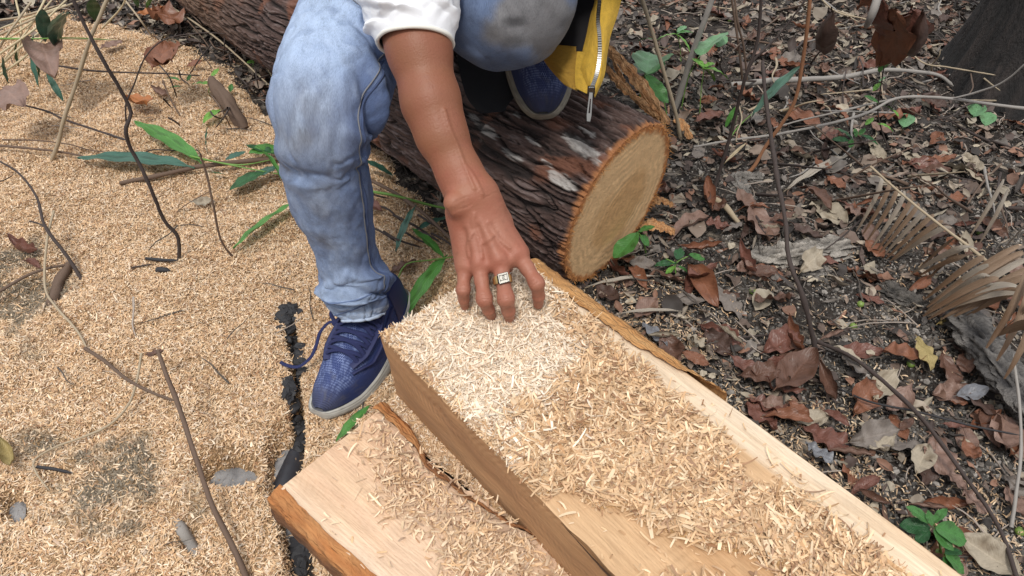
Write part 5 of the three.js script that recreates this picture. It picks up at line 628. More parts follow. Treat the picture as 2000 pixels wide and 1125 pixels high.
// leaves on the sawdust, left
[[300, 140, 320, 90, 'rust', 0, 0.13, 'hanging rust brown leaf, larger of a pair over the sawdust'], [322, 92, 338, 122, 'rust', 2, 0.13, 'hanging rust brown leaf, smaller of a pair over the sawdust'], [248, 190, 288, 205, 'orange', 2, 0.03, 'orange brown leaf bent over the sapling stem'], [0, 168, 40, 200, 'pink', 5, 0.12, 'big tan oval leaf at the left edge under the bamboo'], [75, 78, 100, 138, 'pink', 1, 0.14, 'folded tan leaf hanging among the bamboo leaves'], [268, 30, 320, 18, 'orange', 0, 0.06, 'orange brown leaf at the top, left one of two'], [310, 15, 342, 48, 'rust', 4, 0.06, 'rust leaf at the top, right one of two'], [196, 96, 240, 82, 'pink', 2, 0.02, 'tan leaf lying on the far sawdust'], [300, 172, 330, 192, 'pink', 3, 0.02, 'small ochre leaf on the sawdust right of the orange leaf'], [365, 130, 395, 120, 'rust', 2, 0.02, 'thin brown leaf at the far edge of the sawdust'], [20, 470, 70, 500, 'red', 3, 0.015, 'crumpled red brown leaf half buried in the sawdust at the left'], [45, 505, 78, 522, 'red', 1, 0.01, 'narrow red leaf in the sawdust at the left'], [285, 695, 322, 688, 'brown', 0, 0.06, 'curled brown leaf hooked on the leaning stalk'], [10, 860, 22, 918, 'olive', 3, 0.01, 'slim yellowish leaf curled on the lower left sawdust'], [370, 395, 415, 392, 'pale', 7, 0.015, 'crumpled pale dry leaf in the sawdust left of the jeans'], [762, 530, 812, 505, 'brown', 5, 0.012, 'brown leaf on the sawdust right of the jeans'], [690, 392, 745, 408, 'red', 1, 0.015, 'red brown leaf in the gap between jeans and forearm']].forEach(([a, b, c, d, m, g, lift, label]) => dryLeaf(a, b, c, d, m, g, lift, label, 'fallen leaves on the sawdust side'));
// the rest of the litter, leaf by leaf where it shows, then as a mass
const occupied = (px, py) => inPoly(px, py, [[0, 1200], [0, 60], [400, 100], [700, 330], [900, 540], [1080, 540], [1110, 545], [1330, 260], [1240, 90], [1190, 100], [1110, 0], [1110, -100], [-50, -100], [-50, 1200]]) || inPoly(px, py, [[700, 620], [1100, 540], [1960, 1200], [600, 1200]]);
{
  const FORMS = ['cupped', 'twisted', 'flat', 'rolled', 'lobed', 'ridged', 'tightly curled', 'bent'];
  const zoneOf = (x, y) => y < 90 ? (x < 1420 ? 'in the far litter behind the pale stick' : x < 1640 ? 'in the far litter behind the orange brown sapling' : 'in the far litter by the hanging brown leaves') : y < 200 ? (x < 1420 ? 'beside the thick grey stick' : x < 1640 ? 'near the grey bent branch' : 'at the foot of the dark tree') : y < 330 ? (x < 1420 ? 'right of the sawn log end' : x < 1650 ? 'below the teal blade' : x < 1820 ? 'under the whitish forked twig' : 'on the ground before the dark tree') : y < 480 ? (x < 1440 ? 'by the heart leaved seedling' : x < 1680 ? 'above the grey rotten wood' : 'behind the palm leaflets') : y < 660 ? (x < 1450 ? 'below the low green seedling' : x < 1680 ? 'in front of the grey rotten wood' : 'under the dead palm frond') : y < 820 ? (x < 1560 ? 'close to the bark edge of the beam' : x < 1780 ? 'right of the dark hanging vine' : 'beside the dark weathered log') : y < 960 ? (x < 1700 ? 'along the pale edge of the beam' : 'low on the right between the vines') : 'around the glossy bottom right bush';
  const kinds = { rust: 'rust coloured', red: 'reddish brown', brown: 'dull brown', pink: 'pinkish tan', grey: 'grey weathered', pale: 'pale bleached', dark: 'dark damp' }, keys = Object.keys(kinds), proto = {};
  let n = 0;
  for (let k = 0; k < 4000 && n < 225; k++) {
    const px = rr(1120, 2020), py = 30 + 1100 * rnd() ** 1.5; if (occupied(px, py)) continue;
    const p0 = onG(px, py, 0.01 + rnd() * 0.014), a = rnd() * TAU, L = rr(0.045, 0.085), bare = inPoly(px, py, [[1480, 560], [1800, 560], [1850, 640], [1700, 700], [1620, 640], [1450, 640]]) || inPoly(px, py, [[1650, 780], [1800, 800], [1720, 880], [1650, 850]]); if (bare && rnd() < 0.85) continue;
    const ki = Math.floor(rnd() ** 1.5 * keys.length), key = keys[ki], p1 = p0.clone().add(V(Math.cos(a) * L, rr(-0.012, 0.018), Math.sin(a) * L));
    let m; const pk = key; if (!proto[pk]) m = proto[pk] = mesh('fallen_leaf', dryG[Math.floor(rnd() * 8)], DRY[key]); else { m = proto[pk].clone(); m.geometry = dryG[Math.floor(rnd() * 8)]; m.name = numbered('fallen_leaf'); scene.add(m); }
    aim(m, p0, p1, rr(-0.6, 0.6)); const form = FORMS[dryG.indexOf(m.geometry)], lab = kinds[key] + ' ' + form + ' leaf ' + zoneOf(px, py) + (L > 0.066 ? ', bigger' : ', smaller'); tag(m, lab, 'leaf', lab); n++;
  }
  const mass = new THREE.Group(); mass.name = numbered('leaf_litter'); scene.add(mass); tag(mass, 'broken bits of leaf, bark and twig covering the dark soil on the right', 'leaf litter', null, 'stuff');
  const bits = [leafGeo({ w: 0.5, curl: 0.5, roll: 0.9, wav: 0.12, nu: 3, nv: 5, stem: 0 }), leafGeo({ w: 0.32, curl: 0.4, roll: 1.4, wav: 0.1, nu: 3, nv: 5, stem: 0 }), leafGeo({ w: 0.75, curl: -0.3, roll: 0.5, wav: 0.2, nu: 3, nv: 5, stem: 0, lobe: 0.3 }), leafGeo({ w: 0.16, curl: 0.3, roll: 0.5, wav: 0.05, nu: 2, nv: 5, stem: 0 })];
  const bm = std([1, 1, 1], 0.7, { side: THREE.DoubleSide, vertexColors: true }), pal = [[0.17, 0.12, 0.095], [0.25, 0.19, 0.15], [0.36, 0.3, 0.235], [0.1, 0.07, 0.06], [0.28, 0.15, 0.1], [0.45, 0.39, 0.3], [0.055, 0.045, 0.04], [0.2, 0.175, 0.155]];
  const M = new THREE.Matrix4(), Q = new THREE.Quaternion(), E = new THREE.Euler(); const lists = bits.map(() => []);
  for (let k = 0; k < 90000; k++) {
    const x = rr(-2.2, 3.4), z = rr(-4.2, -0.25), q = toPx(x, 0, z), dx = polyDist(x, z, DUST); if (q[1] < -160 || q[1] > 1170 || q[0] > 2150 || q[0] < -120) continue; if (dx > -0.01 && q[1] > 95) continue; if (dx > 0.05 && rnd() < 0.7) continue;
    const bare = (inPoly(q[0], q[1], [[1330, 560], [1480, 560], [1800, 560], [1850, 640], [1800, 760], [1650, 880], [1600, 700], [1400, 660]]) ? 0.55 : 0) ; if (rnd() < bare) continue; if (fbm(x * 4, z * 4, 70, 3) < -0.12 + 0.1 * (rnd() - 0.5)) { if (rnd() < 0.7) continue; }
    const far = clamp((1000 - q[1]) / 1000, 0, 1); lists[Math.floor(rnd() * bits.length)].push([x, z, rr(0.008, 0.03) * (0.8 + 0.6 * far) * (rnd() < 0.12 ? 1.8 : 1), ((m) => pal[Math.floor(rnd() * pal.length)].map((c) => c * m))(rr(0.5, 1.0))]);
  }
  lists.forEach((L, i) => { const im = new THREE.InstancedMesh(bits[i], bm, L.length); im.name = 'leaf_bit'; im.userData.kind = 'stuff'; im.castShadow = im.receiveShadow = true; L.forEach(([x, z, s, c], j) => { E.set(gauss() * 0.5, rnd() * TAU, gauss() * 0.5, 'YXZ'); M.compose(V(x, soilH(x, z) + rr(0.001, 0.014), z), Q.setFromEuler(E), V(s, s, s)); im.setMatrixAt(j, M); im.setColorAt(j, C(...c)); }); mass.add(im); });
  const tw = [0, 1, 2].map((i) => tube([V(0, 0, -0.5), V(0.03 * i, 0.05, -0.15), V(-0.05, 0.02, 0.2), V(0.02 * i, 0.03, 0.5)], 0.022, 0.012, { seg: 6, rad: 5 })), wood = std([1, 1, 1], 0.85), tl = tw.map(() => []);
  for (let k = 0; k < 8000; k++) { const x = rr(-2.0, 3.2), z = rr(-4.0, -0.3), q = toPx(x, 0, z), dd = polyDist(x, z, DUST); if (q[1] < -100 || q[0] > 2100 || q[1] > 1160 || (dd > 0 && rnd() < 0.93)) continue; tl[k % 3].push([x, z, rr(0.03, 0.11)]); }
  tl.forEach((L, i) => { const im = new THREE.InstancedMesh(tw[i], wood, L.length); im.name = 'twig_bit'; im.userData.kind = 'stuff'; im.castShadow = im.receiveShadow = true; L.forEach(([x, z, s], j) => { E.set(gauss() * 0.25, rnd() * TAU, gauss() * 0.5, 'YXZ'); M.compose(V(x, surfaceH(x, z) + rr(0.003, 0.015), z), Q.setFromEuler(E), V(s * rr(0.5, 1), s * rr(0.5, 1), s)); im.setMatrixAt(j, M); const g = rnd() < 0.3 ? 0.3 : 0.07; im.setColorAt(j, C(g * 1.1, g * 0.92, g * 0.78)); }); mass.add(im); });
  { // crumbs of earth
    const cg = new THREE.IcosahedronGeometry(1, 0), n = 60000, im = new THREE.InstancedMesh(cg, std([1, 1, 1], 0.95), n); im.name = 'earth_crumb'; im.userData.kind = 'stuff'; im.castShadow = im.receiveShadow = true; let j = 0;
    for (let k = 0; k < n * 6 && j < n; k++) { const px = rr(1050, 2020), py = 80 + 1060 * rnd() ** 0.8, p = atH(px, py, 0); if (fbm(p.x * 7, p.z * 7, 33, 3) < -0.1 && rnd() < 0.7) continue; const s = rr(0.0008, 0.003) * (rnd() < 0.06 ? 2.2 : 1); E.set(rnd() * 6, rnd() * 6, rnd() * 6); M.compose(V(p.x, soilH(p.x, p.z) + s * 0.4, p.z), Q.setFromEuler(E), V(s * rr(0.7, 1.6), s * rr(0.5, 1), s)); im.setMatrixAt(j, M); const g = rnd() < 0.22 ? rr(0.2, 0.36) : rr(0.03, 0.13); im.setColorAt(j, C(g * 1.05, g * 0.96, g * 0.87)); j++; }
    im.count = j; mass.add(im);
  }
  // sawdust thrown onto the soil
  const thrown = []; for (let k = 0; k < 60000 && thrown.length < 5500; k++) { const px = rr(1060, 1990), py = rr(480, 1125); const w = Math.max(smoothstep(Math.hypot((px - 1290) / 1.2, py - 640), 170, 30), 0.75 * smoothstep(Math.hypot((px - 1600) / 1.5, (py - 860) * 1.4), 150, 20), 0.6 * smoothstep(Math.hypot((px - 1900) / 1.3, (py - 1060)), 160, 20), 0.5 * smoothstep(Math.abs(py - (520 + (px - 1050) * 0.72)), 130, 10), 0.12); if (rnd() > w * (0.4 + 1.2 * Math.max(0, fbm(px * 0.012, py * 0.012, 3, 3) + 0.25))) continue; const p = atH(px, py, 0); if (occupied(px, py) && py < 540) continue; p.y = soilH(p.x, p.z) + rr(0.004, 0.013); thrown.push({ p, tilt: 0.4, s: rr(0.6, 1.1), c: tone(rnd() * 0.3, rnd() < 0.5 ? 0.6 : 0.1) }); }
  const th = new THREE.Group(); th.name = numbered('scattered_shavings'); scene.add(th); tag(th, 'pale shavings sprinkled thinly over the dark soil right of the beam', 'sawdust', null, 'stuff'); scatterChips(th, CHIPS, thrown);
}
// sticks and stems
const barkM = { dark: std([0.05, 0.036, 0.032], 0.85, { bumpMap: barkBump, bumpScale: 0.001 }), brown: std([0.12, 0.078, 0.055], 0.85, { bumpMap: barkBump, bumpScale: 0.001 }), red: std([0.26, 0.12, 0.06], 0.8, { bumpMap: barkBump, bumpScale: 0.001 }), pale: std([0.36, 0.29, 0.2], 0.85, { bumpMap: barkBump, bumpScale: 0.001 }), ash: std([0.27, 0.25, 0.23], 0.85, { bumpMap: barkBump, bumpScale: 0.001 }), straw: std([0.5, 0.42, 0.27], 0.8), black: std([0.022, 0.021, 0.024], 0.7, { bumpMap: barkBump, bumpScale: 0.002 }), green: std([0.13, 0.26, 0.05], 0.6) };
const px2r = (px, d) => (px * d) / F / 2;
const standing = (L, r0, r1, mat, parent) => { const b = onG(...L[0]), P = L.map(([x, y], i) => i ? atZ(x, y, b.z + 0.025 * noise(i * 1.7, x)) : b.clone().setY(b.y - 0.01)); return tube(P, r0, r1, { rad: 7 }); };
const lying = (L, r0, r1) => tube(L.map(([x, y, h = 0.012]) => onG(x, y, h)), r0, r1, { rad: 7 });
const twig = (name, label, mat, geos, group) => { const t = geos.length > 1 ? thing(name, label, 'twig', group) : null; if (!t) return tag(mesh(name, geos[0], barkM[mat]), label, 'twig', group); geos.forEach((g, i) => mesh(i ? 'side_shoot' : 'stem', g, barkM[mat], t)); return t; };
twig('dark_sapling', 'dark crooked sapling stem rising out of the sawdust left of the jeans', 'dark', [standing([[347, 507], [347, 462], [322, 432], [292, 362], [268, 312], [254, 288], [246, 250], [256, 222], [236, 176], [206, 126], [166, 50], [134, -20]], 0.0036, 0.0027), standing([[347, 507], [300, 380], [272, 304], [288, 295], [340, 294], [388, 295], [397, 326]].slice(2), 0.0018, 0.0012), standing([[246, 250], [246, 205], [262, 165], [285, 110], [320, 78], [400, 64], [440, 66]], 0.0022, 0.001)]);
twig('dry_stick', 'pale brown stick standing in the sawdust left of the dark sapling', 'pale', [standing([[95, 312], [112, 285], [126, 230], [150, 160], [176, 78], [218, -20]], 0.0046, 0.0034)]);
twig('twig', 'long thin dark twig lying across the upper sawdust', 'dark', [lying([[110, 128, 0.03], [180, 138, 0.04], [260, 142, 0.04], [330, 144, 0.03], [392, 148, 0.02]], 0.0026, 0.0018)]);
twig('twig', 'thin black twig slanting down to the sapling stem from the left', 'dark', [lying([[36, 203, 0.06], [88, 216, 0.06], [128, 234, 0.06], [190, 255, 0.06], [248, 274, 0.07]], 0.0022, 0.0026)]);
twig('twig', 'brown twig from the left edge pointing at the long green blade', 'brown', [lying([[-10, 284, 0.02], [60, 290, 0.025], [112, 296, 0.02], [165, 305, 0.012]], 0.0034, 0.0024), lying([[5, 273, 0.02], [80, 275, 0.02], [140, 283, 0.02], [170, 292, 0.012], [215, 298, 0.01]], 0.0019, 0.0012)]);
twig('dry_stick', 'brown stick lying on the sawdust toward the knee of the jeans', 'brown', [lying([[234, 358, 0.008], [300, 345, 0.015], [384, 326, 0.02], [470, 316, 0.02], [560, 308, 0.02]], 0.0048, 0.0055)]);
twig('twig', 'slim brown twig standing in the sawdust between sapling and jeans', 'brown', [standing([[459, 501], [434, 474], [416, 398], [404, 342], [390, 300]], 0.0022, 0.0019), standing([[330, 418], [360, 402], [412, 372]], 0.0011, 0.0008)]);
twig('twig', 'forked black twig leaning in the sawdust at the left', 'dark', [lying([[160, 546, 0.0], [128, 497, 0.035], [90, 446, 0.06], [70, 382, 0.08], [36, 338, 0.09], [-5, 312, 0.1]], 0.0034, 0.0018), lying([[58, 432, 0.05], [74, 436, 0.05], [88, 444, 0.055]], 0.0018, 0.0018)]);
twig('twig', 'dark broken twig with a pale bent straw at the left edge', 'brown', [lying([[-10, 575, 0.02], [60, 535, 0.02], [110, 520, 0.02], [150, 515, 0.012]], 0.0028, 0.0024)]);
twig('stalk', 'thin pale straw bent in an arc over the left twigs', 'pale', [lying([[105, 412, 0.06], [92, 470, 0.05], [88, 560, 0.02], [110, 600, 0.015], [150, 645, 0.012], [170, 680, 0.01]], 0.0024, 0.0018)]);
twig('stalk', 'long brown stalk leaning from the curled leaf down to the bottom edge', 'brown', [tube([[308, 684, 0.12], [326, 735, 0.11], [345, 783, 0.095], [380, 886, 0.07], [415, 989, 0.045], [459, 1076, 0.025], [490, 1150, 0.005]].map(([x, y, h]) => onG(x, y, h)), 0.0028, 0.004, { rad: 8 })]);
twig('stalk', 'dark stalk joining the leaning brown stalk from the upper left', 'brown', [tube([[166, 680, 0.02], [205, 706, 0.035], [250, 742, 0.06], [300, 768, 0.08], [342, 783, 0.092]].map(([x, y, h]) => onG(x, y, h)), 0.0032, 0.0018, { rad: 7 })]);
twig('twig', 'wiry grey twig with a sharp bend in the lower left sawdust', 'pale', [lying([[276, 690, 0.04], [268, 740, 0.03], [250, 792, 0.02], [210, 832], [150, 858], [110, 872], [66, 900], [70, 922], [98, 960]], 0.0022, 0.0012)]);
twig('twig', 'short black twig lying before the base of the sapling', 'black', [lying([[285, 505, 0.008], [318, 508, 0.008], [348, 508, 0.008]], 0.0026, 0.0032)]);
twig('twig', 'short dark twig piece below the base of the sapling', 'dark', [lying([[256, 523, 0.006], [300, 515, 0.006]], 0.0018, 0.0014)]);
tag(mesh('charcoal_lump', lying([[308, 528, 0.003], [320, 527, 0.006], [333, 529, 0.002]], 0.006, 0.005), barkM.black), 'small black charcoal lump in the sawdust below the sapling', 'charcoal');
twig('twig', 'dark short twig at the lower left beside the bent grey twig', 'black', [lying([[72, 912, 0.008], [105, 916, 0.01], [142, 924, 0.008]], 0.0026, 0.0022)]);
tag(mesh('stick_end', lying([[344, 1020, -0.012], [352, 1034, -0.004], [370, 1064, 0.0], [384, 1088, -0.003], [394, 1104, -0.012]], 0.0095, 0.0095), barkM.ash), 'grey barked stick end showing in the bottom left sawdust', 'stick');
tag(mesh('root_stub', tube([[415, 160, 0.05], [438, 192, 0.04], [462, 228, 0.02], [478, 256, -0.01]].map(([x, y, h]) => onG(x, y, h)), 0.013, 0.017, { seg: 60, rad: 18, knot: 0.45 }), barkM.brown), 'thick brown root stub lying at the edge of the sawdust left of the knee', 'root');
tag(mesh('root_stub', tube([[135, 515, 0.012], [118, 545, 0.008], [100, 600, 0.0]].map(([x, y, h]) => onG(x, y, h)), 0.007, 0.011, { rad: 10, knot: 0.3 }), barkM.brown), 'short brown stick half sunk in the sawdust at the left', 'stick');
[[340, -10, 470, 75, 545, 150, 0.1, 0.04], [352, -10, 500, 95, 548, 128, 0.12, 0.05], [370, 0, 520, 130, 545, 175, 0.08, 0.03], [330, 10, 430, 80, 530, 170, 0.05, 0.04], [0, 105, 70, 55, 140, -10, 0.12, 0.2], [0, 85, 60, 45, 110, -10, 0.1, 0.18], [-5, 70, 70, 35, 160, 0, 0.15, 0.2], [0, 130, 40, 92, 130, 25, 0.08, 0.16], [15, 75, 110, 75, 230, 78, 0.06, 0.06], [-5, 40, 50, 30, 120, 8, 0.1, 0.16], [-5, 150, 50, 110, 100, 60, 0.06, 0.12], [30, -5, 42, 60, 30, 130, 0.2, 0.04], [60, 5, 20, 60, -5, 100, 0.2, 0.1], [90, -5, 60, 50, 5, 120, 0.18, 0.08], [130, 10, 70, 30, -5, 58, 0.18, 0.12], [240, -5, 275, 40, 300, 76, 0.12, 0.02], [200, 55, 240, 10, 250, -20, 0.05, 0.2]].forEach(([a, b, c, d, e, f, h0, h1], i) => tag(mesh('straw', tube([onG(a, b, h0), onG(c, d, (h0 + h1) / 2 + 0.02), onG(e, f, h1)], 0.003, 0.0022, { seg: 12, rad: 6 }), barkM[i % 3 ? 'straw' : 'pale']), i < 4 ? 'dry pale straw leaning against the far bark of the felled log' : (i % 3 ? 'straw coloured' : 'brownish') + ' dry stalk crossing the upper left tangle' + (a < 20 ? ' from the left edge' : ' from the top edge'), 'straw', i < 4 ? 'straws against the far log' : (i % 3 ? 'straw coloured' : 'brownish') + ' stalks' + (a < 20 ? ' from the left edge' : ' from the top edge')));
for (let i = 0; i < 26; i++) { const x = rr(300, 540), y = rr(20, 230) , a = rr(-1.2, 1.2), l = rr(25, 80); if (x > 540 || y < (x - 400) * 0.6 - 30) continue; tag(mesh('twig', lying([[x, y, rr(0.02, 0.07)], [x + Math.sin(a) * l * 0.5 + rr(-8, 8), y + Math.cos(a) * l * 0.5, rr(0.02, 0.09)], [x + Math.sin(a) * l, y + Math.cos(a) * l, 0.01]], 0.0022, 0.0014), barkM[i % 4 ? 'dark' : 'brown']), ...((w) => [w, 'twig', w])((i % 4 ? 'thin dark' : 'thin brown') + ' twig ' + (y < 60 ? 'at the top edge' : y < 130 ? 'beside the hanging leaf pair' : 'near the root stub') + (x < 380 ? ' over the far sawdust' : x < 460 ? ' left of the log' : ' against the far log'))); }
// right hand stems
twig('bare_sapling', 'orange brown upright sapling stem bending at its foot, right of the long teal blade', 'red', [standing([[1432, 343], [1466, 333], [1494, 288], [1530, 237], [1552, 198], [1568, 118], [1578, 40], [1584, -30]], 0.0042, 0.0036)]);
twig('bare_sapling', 'dark upright sapling stem just right of the sawn log end', 'dark', [standing([[1390, 378], [1402, 346], [1427, 262], [1443, 198], [1456, 150], [1478, 85], [1488, -20]], 0.0042, 0.003), standing([[1390, 378], [1456, 150], [1469, 122], [1520, 70], [1568, 6], [1590, -30]].slice(1), 0.0036, 0.0022), standing([[1390, 378], [1480, 85], [1478, 60], [1450, 42], [1420, 38]].slice(1), 0.0016, 0.001)]);
twig('dry_stick', 'pale stick standing behind the sawn log end', 'pale', [standing([[1332, 272], [1318, 215], [1302, 160], [1276, 70], [1248, -20]], 0.0044, 0.0044)]);
twig('dry_stick', 'thick grey stick standing behind the round green leaves', 'ash', [standing([[1318, 212], [1332, 170], [1352, 105], [1374, 45], [1398, -20]], 0.0078, 0.0066)]);
twig('dry_stick', 'thin grey stick pair standing at the top right of the broad green leaf', 'brown', [standing([[1452, 160], [1444, 100], [1436, 45], [1426, -20]], 0.0036, 0.0032), standing([[1462, 165], [1452, 90], [1440, 40], [1434, -10]], 0.003, 0.003)]);
twig('branch', 'grey bent branch lying on the litter left of the dark tree', 'ash', [lying([[1428, 167, 0.02], [1500, 158, 0.03], [1570, 155, 0.04], [1650, 150, 0.05], [1720, 137, 0.06], [1790, 140, 0.05], [1835, 148, 0.04], [1862, 168, 0.02]], 0.0085, 0.0045)]);
twig('twig', 'long whitish forked twig crossing the litter in front of the dark tree', 'ash', [tube([[1355, 287, 0.03], [1440, 272, 0.05], [1500, 265, 0.06], [1590, 248, 0.09], [1690, 222, 0.12], [1748, 193, 0.14], [1790, 189, 0.15], [1860, 193, 0.16], [1930, 203, 0.17], [2020, 214, 0.18]].map(([x, y, h]) => onG(x, y, h)), 0.0026, 0.0038, { rad: 8 }), tube([[1748, 193, 0.14], [1700, 203, 0.12], [1640, 218, 0.1], [1560, 236, 0.06], [1510, 250, 0.04]].map(([x, y, h]) => onG(x, y, h)), 0.0028, 0.0018), tube([[1748, 193, 0.14], [1740, 210, 0.1], [1732, 222, 0.09]].map(([x, y, h]) => onG(x, y, h)), 0.003, 0.0015), tube([[1860, 193, 0.16], [1915, 178, 0.2], [1960, 160, 0.24], [2010, 118, 0.3]].map(([x, y, h]) => onG(x, y, h)), 0.0024, 0.0018)]);
twig('twig', 'thin tan twig slanting from the top edge past the hanging brown leaves', 'pale', [tube([[1596, -10, 0.25], [1640, 26, 0.26], [1694, 39, 0.26], [1755, 78, 0.25], [1802, 122, 0.22], [1850, 131, 0.2], [1945, 147, 0.16]].map(([x, y, h]) => onG(x, y, h)), 0.0022, 0.0014)]);
twig('vine', 'dark hanging vine with a knot dropping past the grey rotten wood', 'dark', [tube([[1490, 120, 0.3], [1496, 200, 0.27], [1508, 280, 0.24], [1517, 345, 0.22], [1533, 426, 0.2], [1542, 510, 0.17], [1565, 570, 0.13], [1580, 625, 0.08], [1595, 692, 0.01]].map(([x, y, h]) => onG(x, y, h)), 0.0034, 0.0042, { knot: 0.3 })]);
twig('vine', 'thin dark vine running from the knotted vine to the bottom right corner', 'dark', [tube([[1597, 668, 0.03], [1662, 696, 0.05], [1748, 765, 0.06], [1804, 821, 0.06], [1877, 920, 0.05], [1950, 1028, 0.04], [1990, 1140, 0.03]].map(([x, y, h]) => onG(x, y, h)), 0.0034, 0.0026)]);
twig('twig', 'thin black twig crossing over the vine toward the right edge', 'black', [tube([[1640, 760, 0.02], [1700, 785, 0.035], [1791, 804, 0.05], [1900, 832, 0.06], [1992, 850, 0.07]].map(([x, y, h]) => onG(x, y, h)), 0.0018, 0.0016)]);
twig('dry_stick', 'pale thin stick standing at the right edge below the palm frond', 'ash', [tube([[1975, 1030, 0.01], [1985, 960, 0.04], [1994, 880, 0.06], [1990, 780, 0.09], [1978, 690, 0.12]].map(([x, y, h]) => onG(x, y, h)), 0.0026, 0.002)]);
twig('twig', 'short black twig under the whitish leaf beside the beam', 'black', [lying([[1622, 866, 0.012], [1665, 868, 0.012], [1715, 872, 0.012]], 0.0022, 0.0016)]);
twig('twig', 'dark twig lying in the soil left of the knotted vine', 'dark', [lying([[1420, 662, 0.01], [1490, 655, 0.012], [1520, 652, 0.01]], 0.0022, 0.0016), lying([[1455, 690, 0.01], [1478, 676, 0.012], [1490, 672, 0.012]], 0.003, 0.003)]);
twig('branch', 'pale curved branch among the leaves above the grey rotten wood', 'pale', [lying([[1390, 385, 0.02], [1415, 402, 0.02], [1435, 425, 0.015], [1448, 440, 0.01]], 0.0065, 0.005)]);
for (let i = 0; i < 105; i++) { const x = rr(1370, 1990), y = rr(-10, 420), a = rr(0, TAU), l = rr(60, 170) * (0.6 + y / 600); if (x < 1450 && y > 250) continue; const up = rnd() < 0.4, h = up ? rr(0.06, 0.22) : rr(0.015, 0.05); tag(mesh('twig', lying([[x, y, 0.01], [x + Math.cos(a) * l * 0.35 + rr(-8, 8), y + Math.sin(a) * l * 0.2, h * 0.5], [x + Math.cos(a) * l * 0.7 + rr(-10, 10), y + Math.sin(a) * l * 0.42, h * 0.9], [x + Math.cos(a) * l, y + Math.sin(a) * l * 0.55, h]], rr(0.0018, 0.0045), 0.0012), barkM[['dark', 'brown', 'ash', 'dark', 'pale'][i % 5]]), ...((w) => [w, 'twig', w])('thin ' + ['dark', 'brown', 'grey', 'dark', 'tan'][i % 5] + ' twig ' + (up ? 'rising' : 'lying') + ' in litter ' + (y < 110 ? 'at the top' : y < 240 ? 'by the whitish forked twig' : 'above the palm frond') + (x < 1560 ? ' left of the orange sapling' : x < 1760 ? ' near the hanging brown leaves' : ' by the dark tree'))); }
// rotten wood
const rot = (L, w, name, label, cols, k) => { const P = L.map(([x, y, h]) => onG(x, y, h)), S = spline(P.map((p) => [p.x, p.y, p.z])); const g = grid(40, 90, (u, v) => { const a = u * TAU, p = V(...S(v)), q = V(...S(Math.min(1, v + 0.02))).sub(V(...S(Math.max(0, v - 0.02)))).normalize(), sd = q.clone().cross(V(0, 1, 0)).normalize(), n = fbm(v * 5 + k, Math.cos(a) * 3, Math.sin(a) * 3, 4), n2 = fbm(v * 12, Math.cos(a) * 9 + k, Math.sin(a) * 9, 3), r = w * (0.75 + 0.9 * n + 0.4 * n2) * Math.min(1, 6 * Math.sin(Math.PI * clamp(v, 0.01, 0.99)) + 0.1); return { p: p.addScaledVector(sd, Math.cos(a) * r * 1.2).add(V(0, Math.sin(a) * r * 0.6, 0)), c: mixc(cols[0], cols[1], 0.5 + n * 1.2 + n2 * 1.3), uv: [u, v * 4] }; }, true); return tag(mesh(name, g, std([1, 1, 1], 0.95, { vertexColors: true, bumpMap: barkBump, bumpScale: 0.006 })), label, 'rotten wood'); };
rot([[1462, 498, 0.0], [1520, 502, 0.01], [1590, 490, 0.012], [1660, 478, 0.0]], 0.032, 'rotten_wood', 'grey crumbling rotten wood on the soil left of the palm leaflets', [[0.09, 0.08, 0.07], [0.46, 0.42, 0.37]], 3);
rot([[1560, 535, 0.0], [1590, 532, 0.006], [1620, 522, 0.0]], 0.014, 'rotten_wood', 'small pale flake of rotten wood in front of the grey rotten wood', [[0.2, 0.18, 0.16], [0.5, 0.46, 0.42]], 9);
rot([[1715, 560, 0.0], [1755, 580, 0.01], [1800, 600, 0.0]], 0.026, 'rotten_wood', 'dark mouldering wood under the lower palm leaflets', [[0.03, 0.028, 0.025], [0.2, 0.18, 0.16]], 15);
rot([[1870, 610, 0.02], [1910, 655, 0.035], [1965, 730, 0.04], [2040, 830, 0.04]], 0.035, 'rotten_log', 'dark weathered fallen trunk at the right edge below the palm frond', [[0.03, 0.028, 0.03], [0.2, 0.185, 0.17]], 21);
rot([[1465, 395, 0.0], [1440, 350, 0.006], [1490, 350, 0.0]], 0.022, 'soil_clod', 'pale grey clod of earth right of the dark sapling stem', [[0.12, 0.11, 0.1], [0.34, 0.31, 0.28]], 27);
{ const a = onG(1536, 366, 0.03), b = onG(1662, 298, 0.03); const m = mesh('palm_strip', bladeG[0], BLADE.ash); aim(m, a, b); m.scale.x *= 0.5; tag(m, 'flat grey strip of palm leaf base lying above the rotten wood', 'palm strip'); }
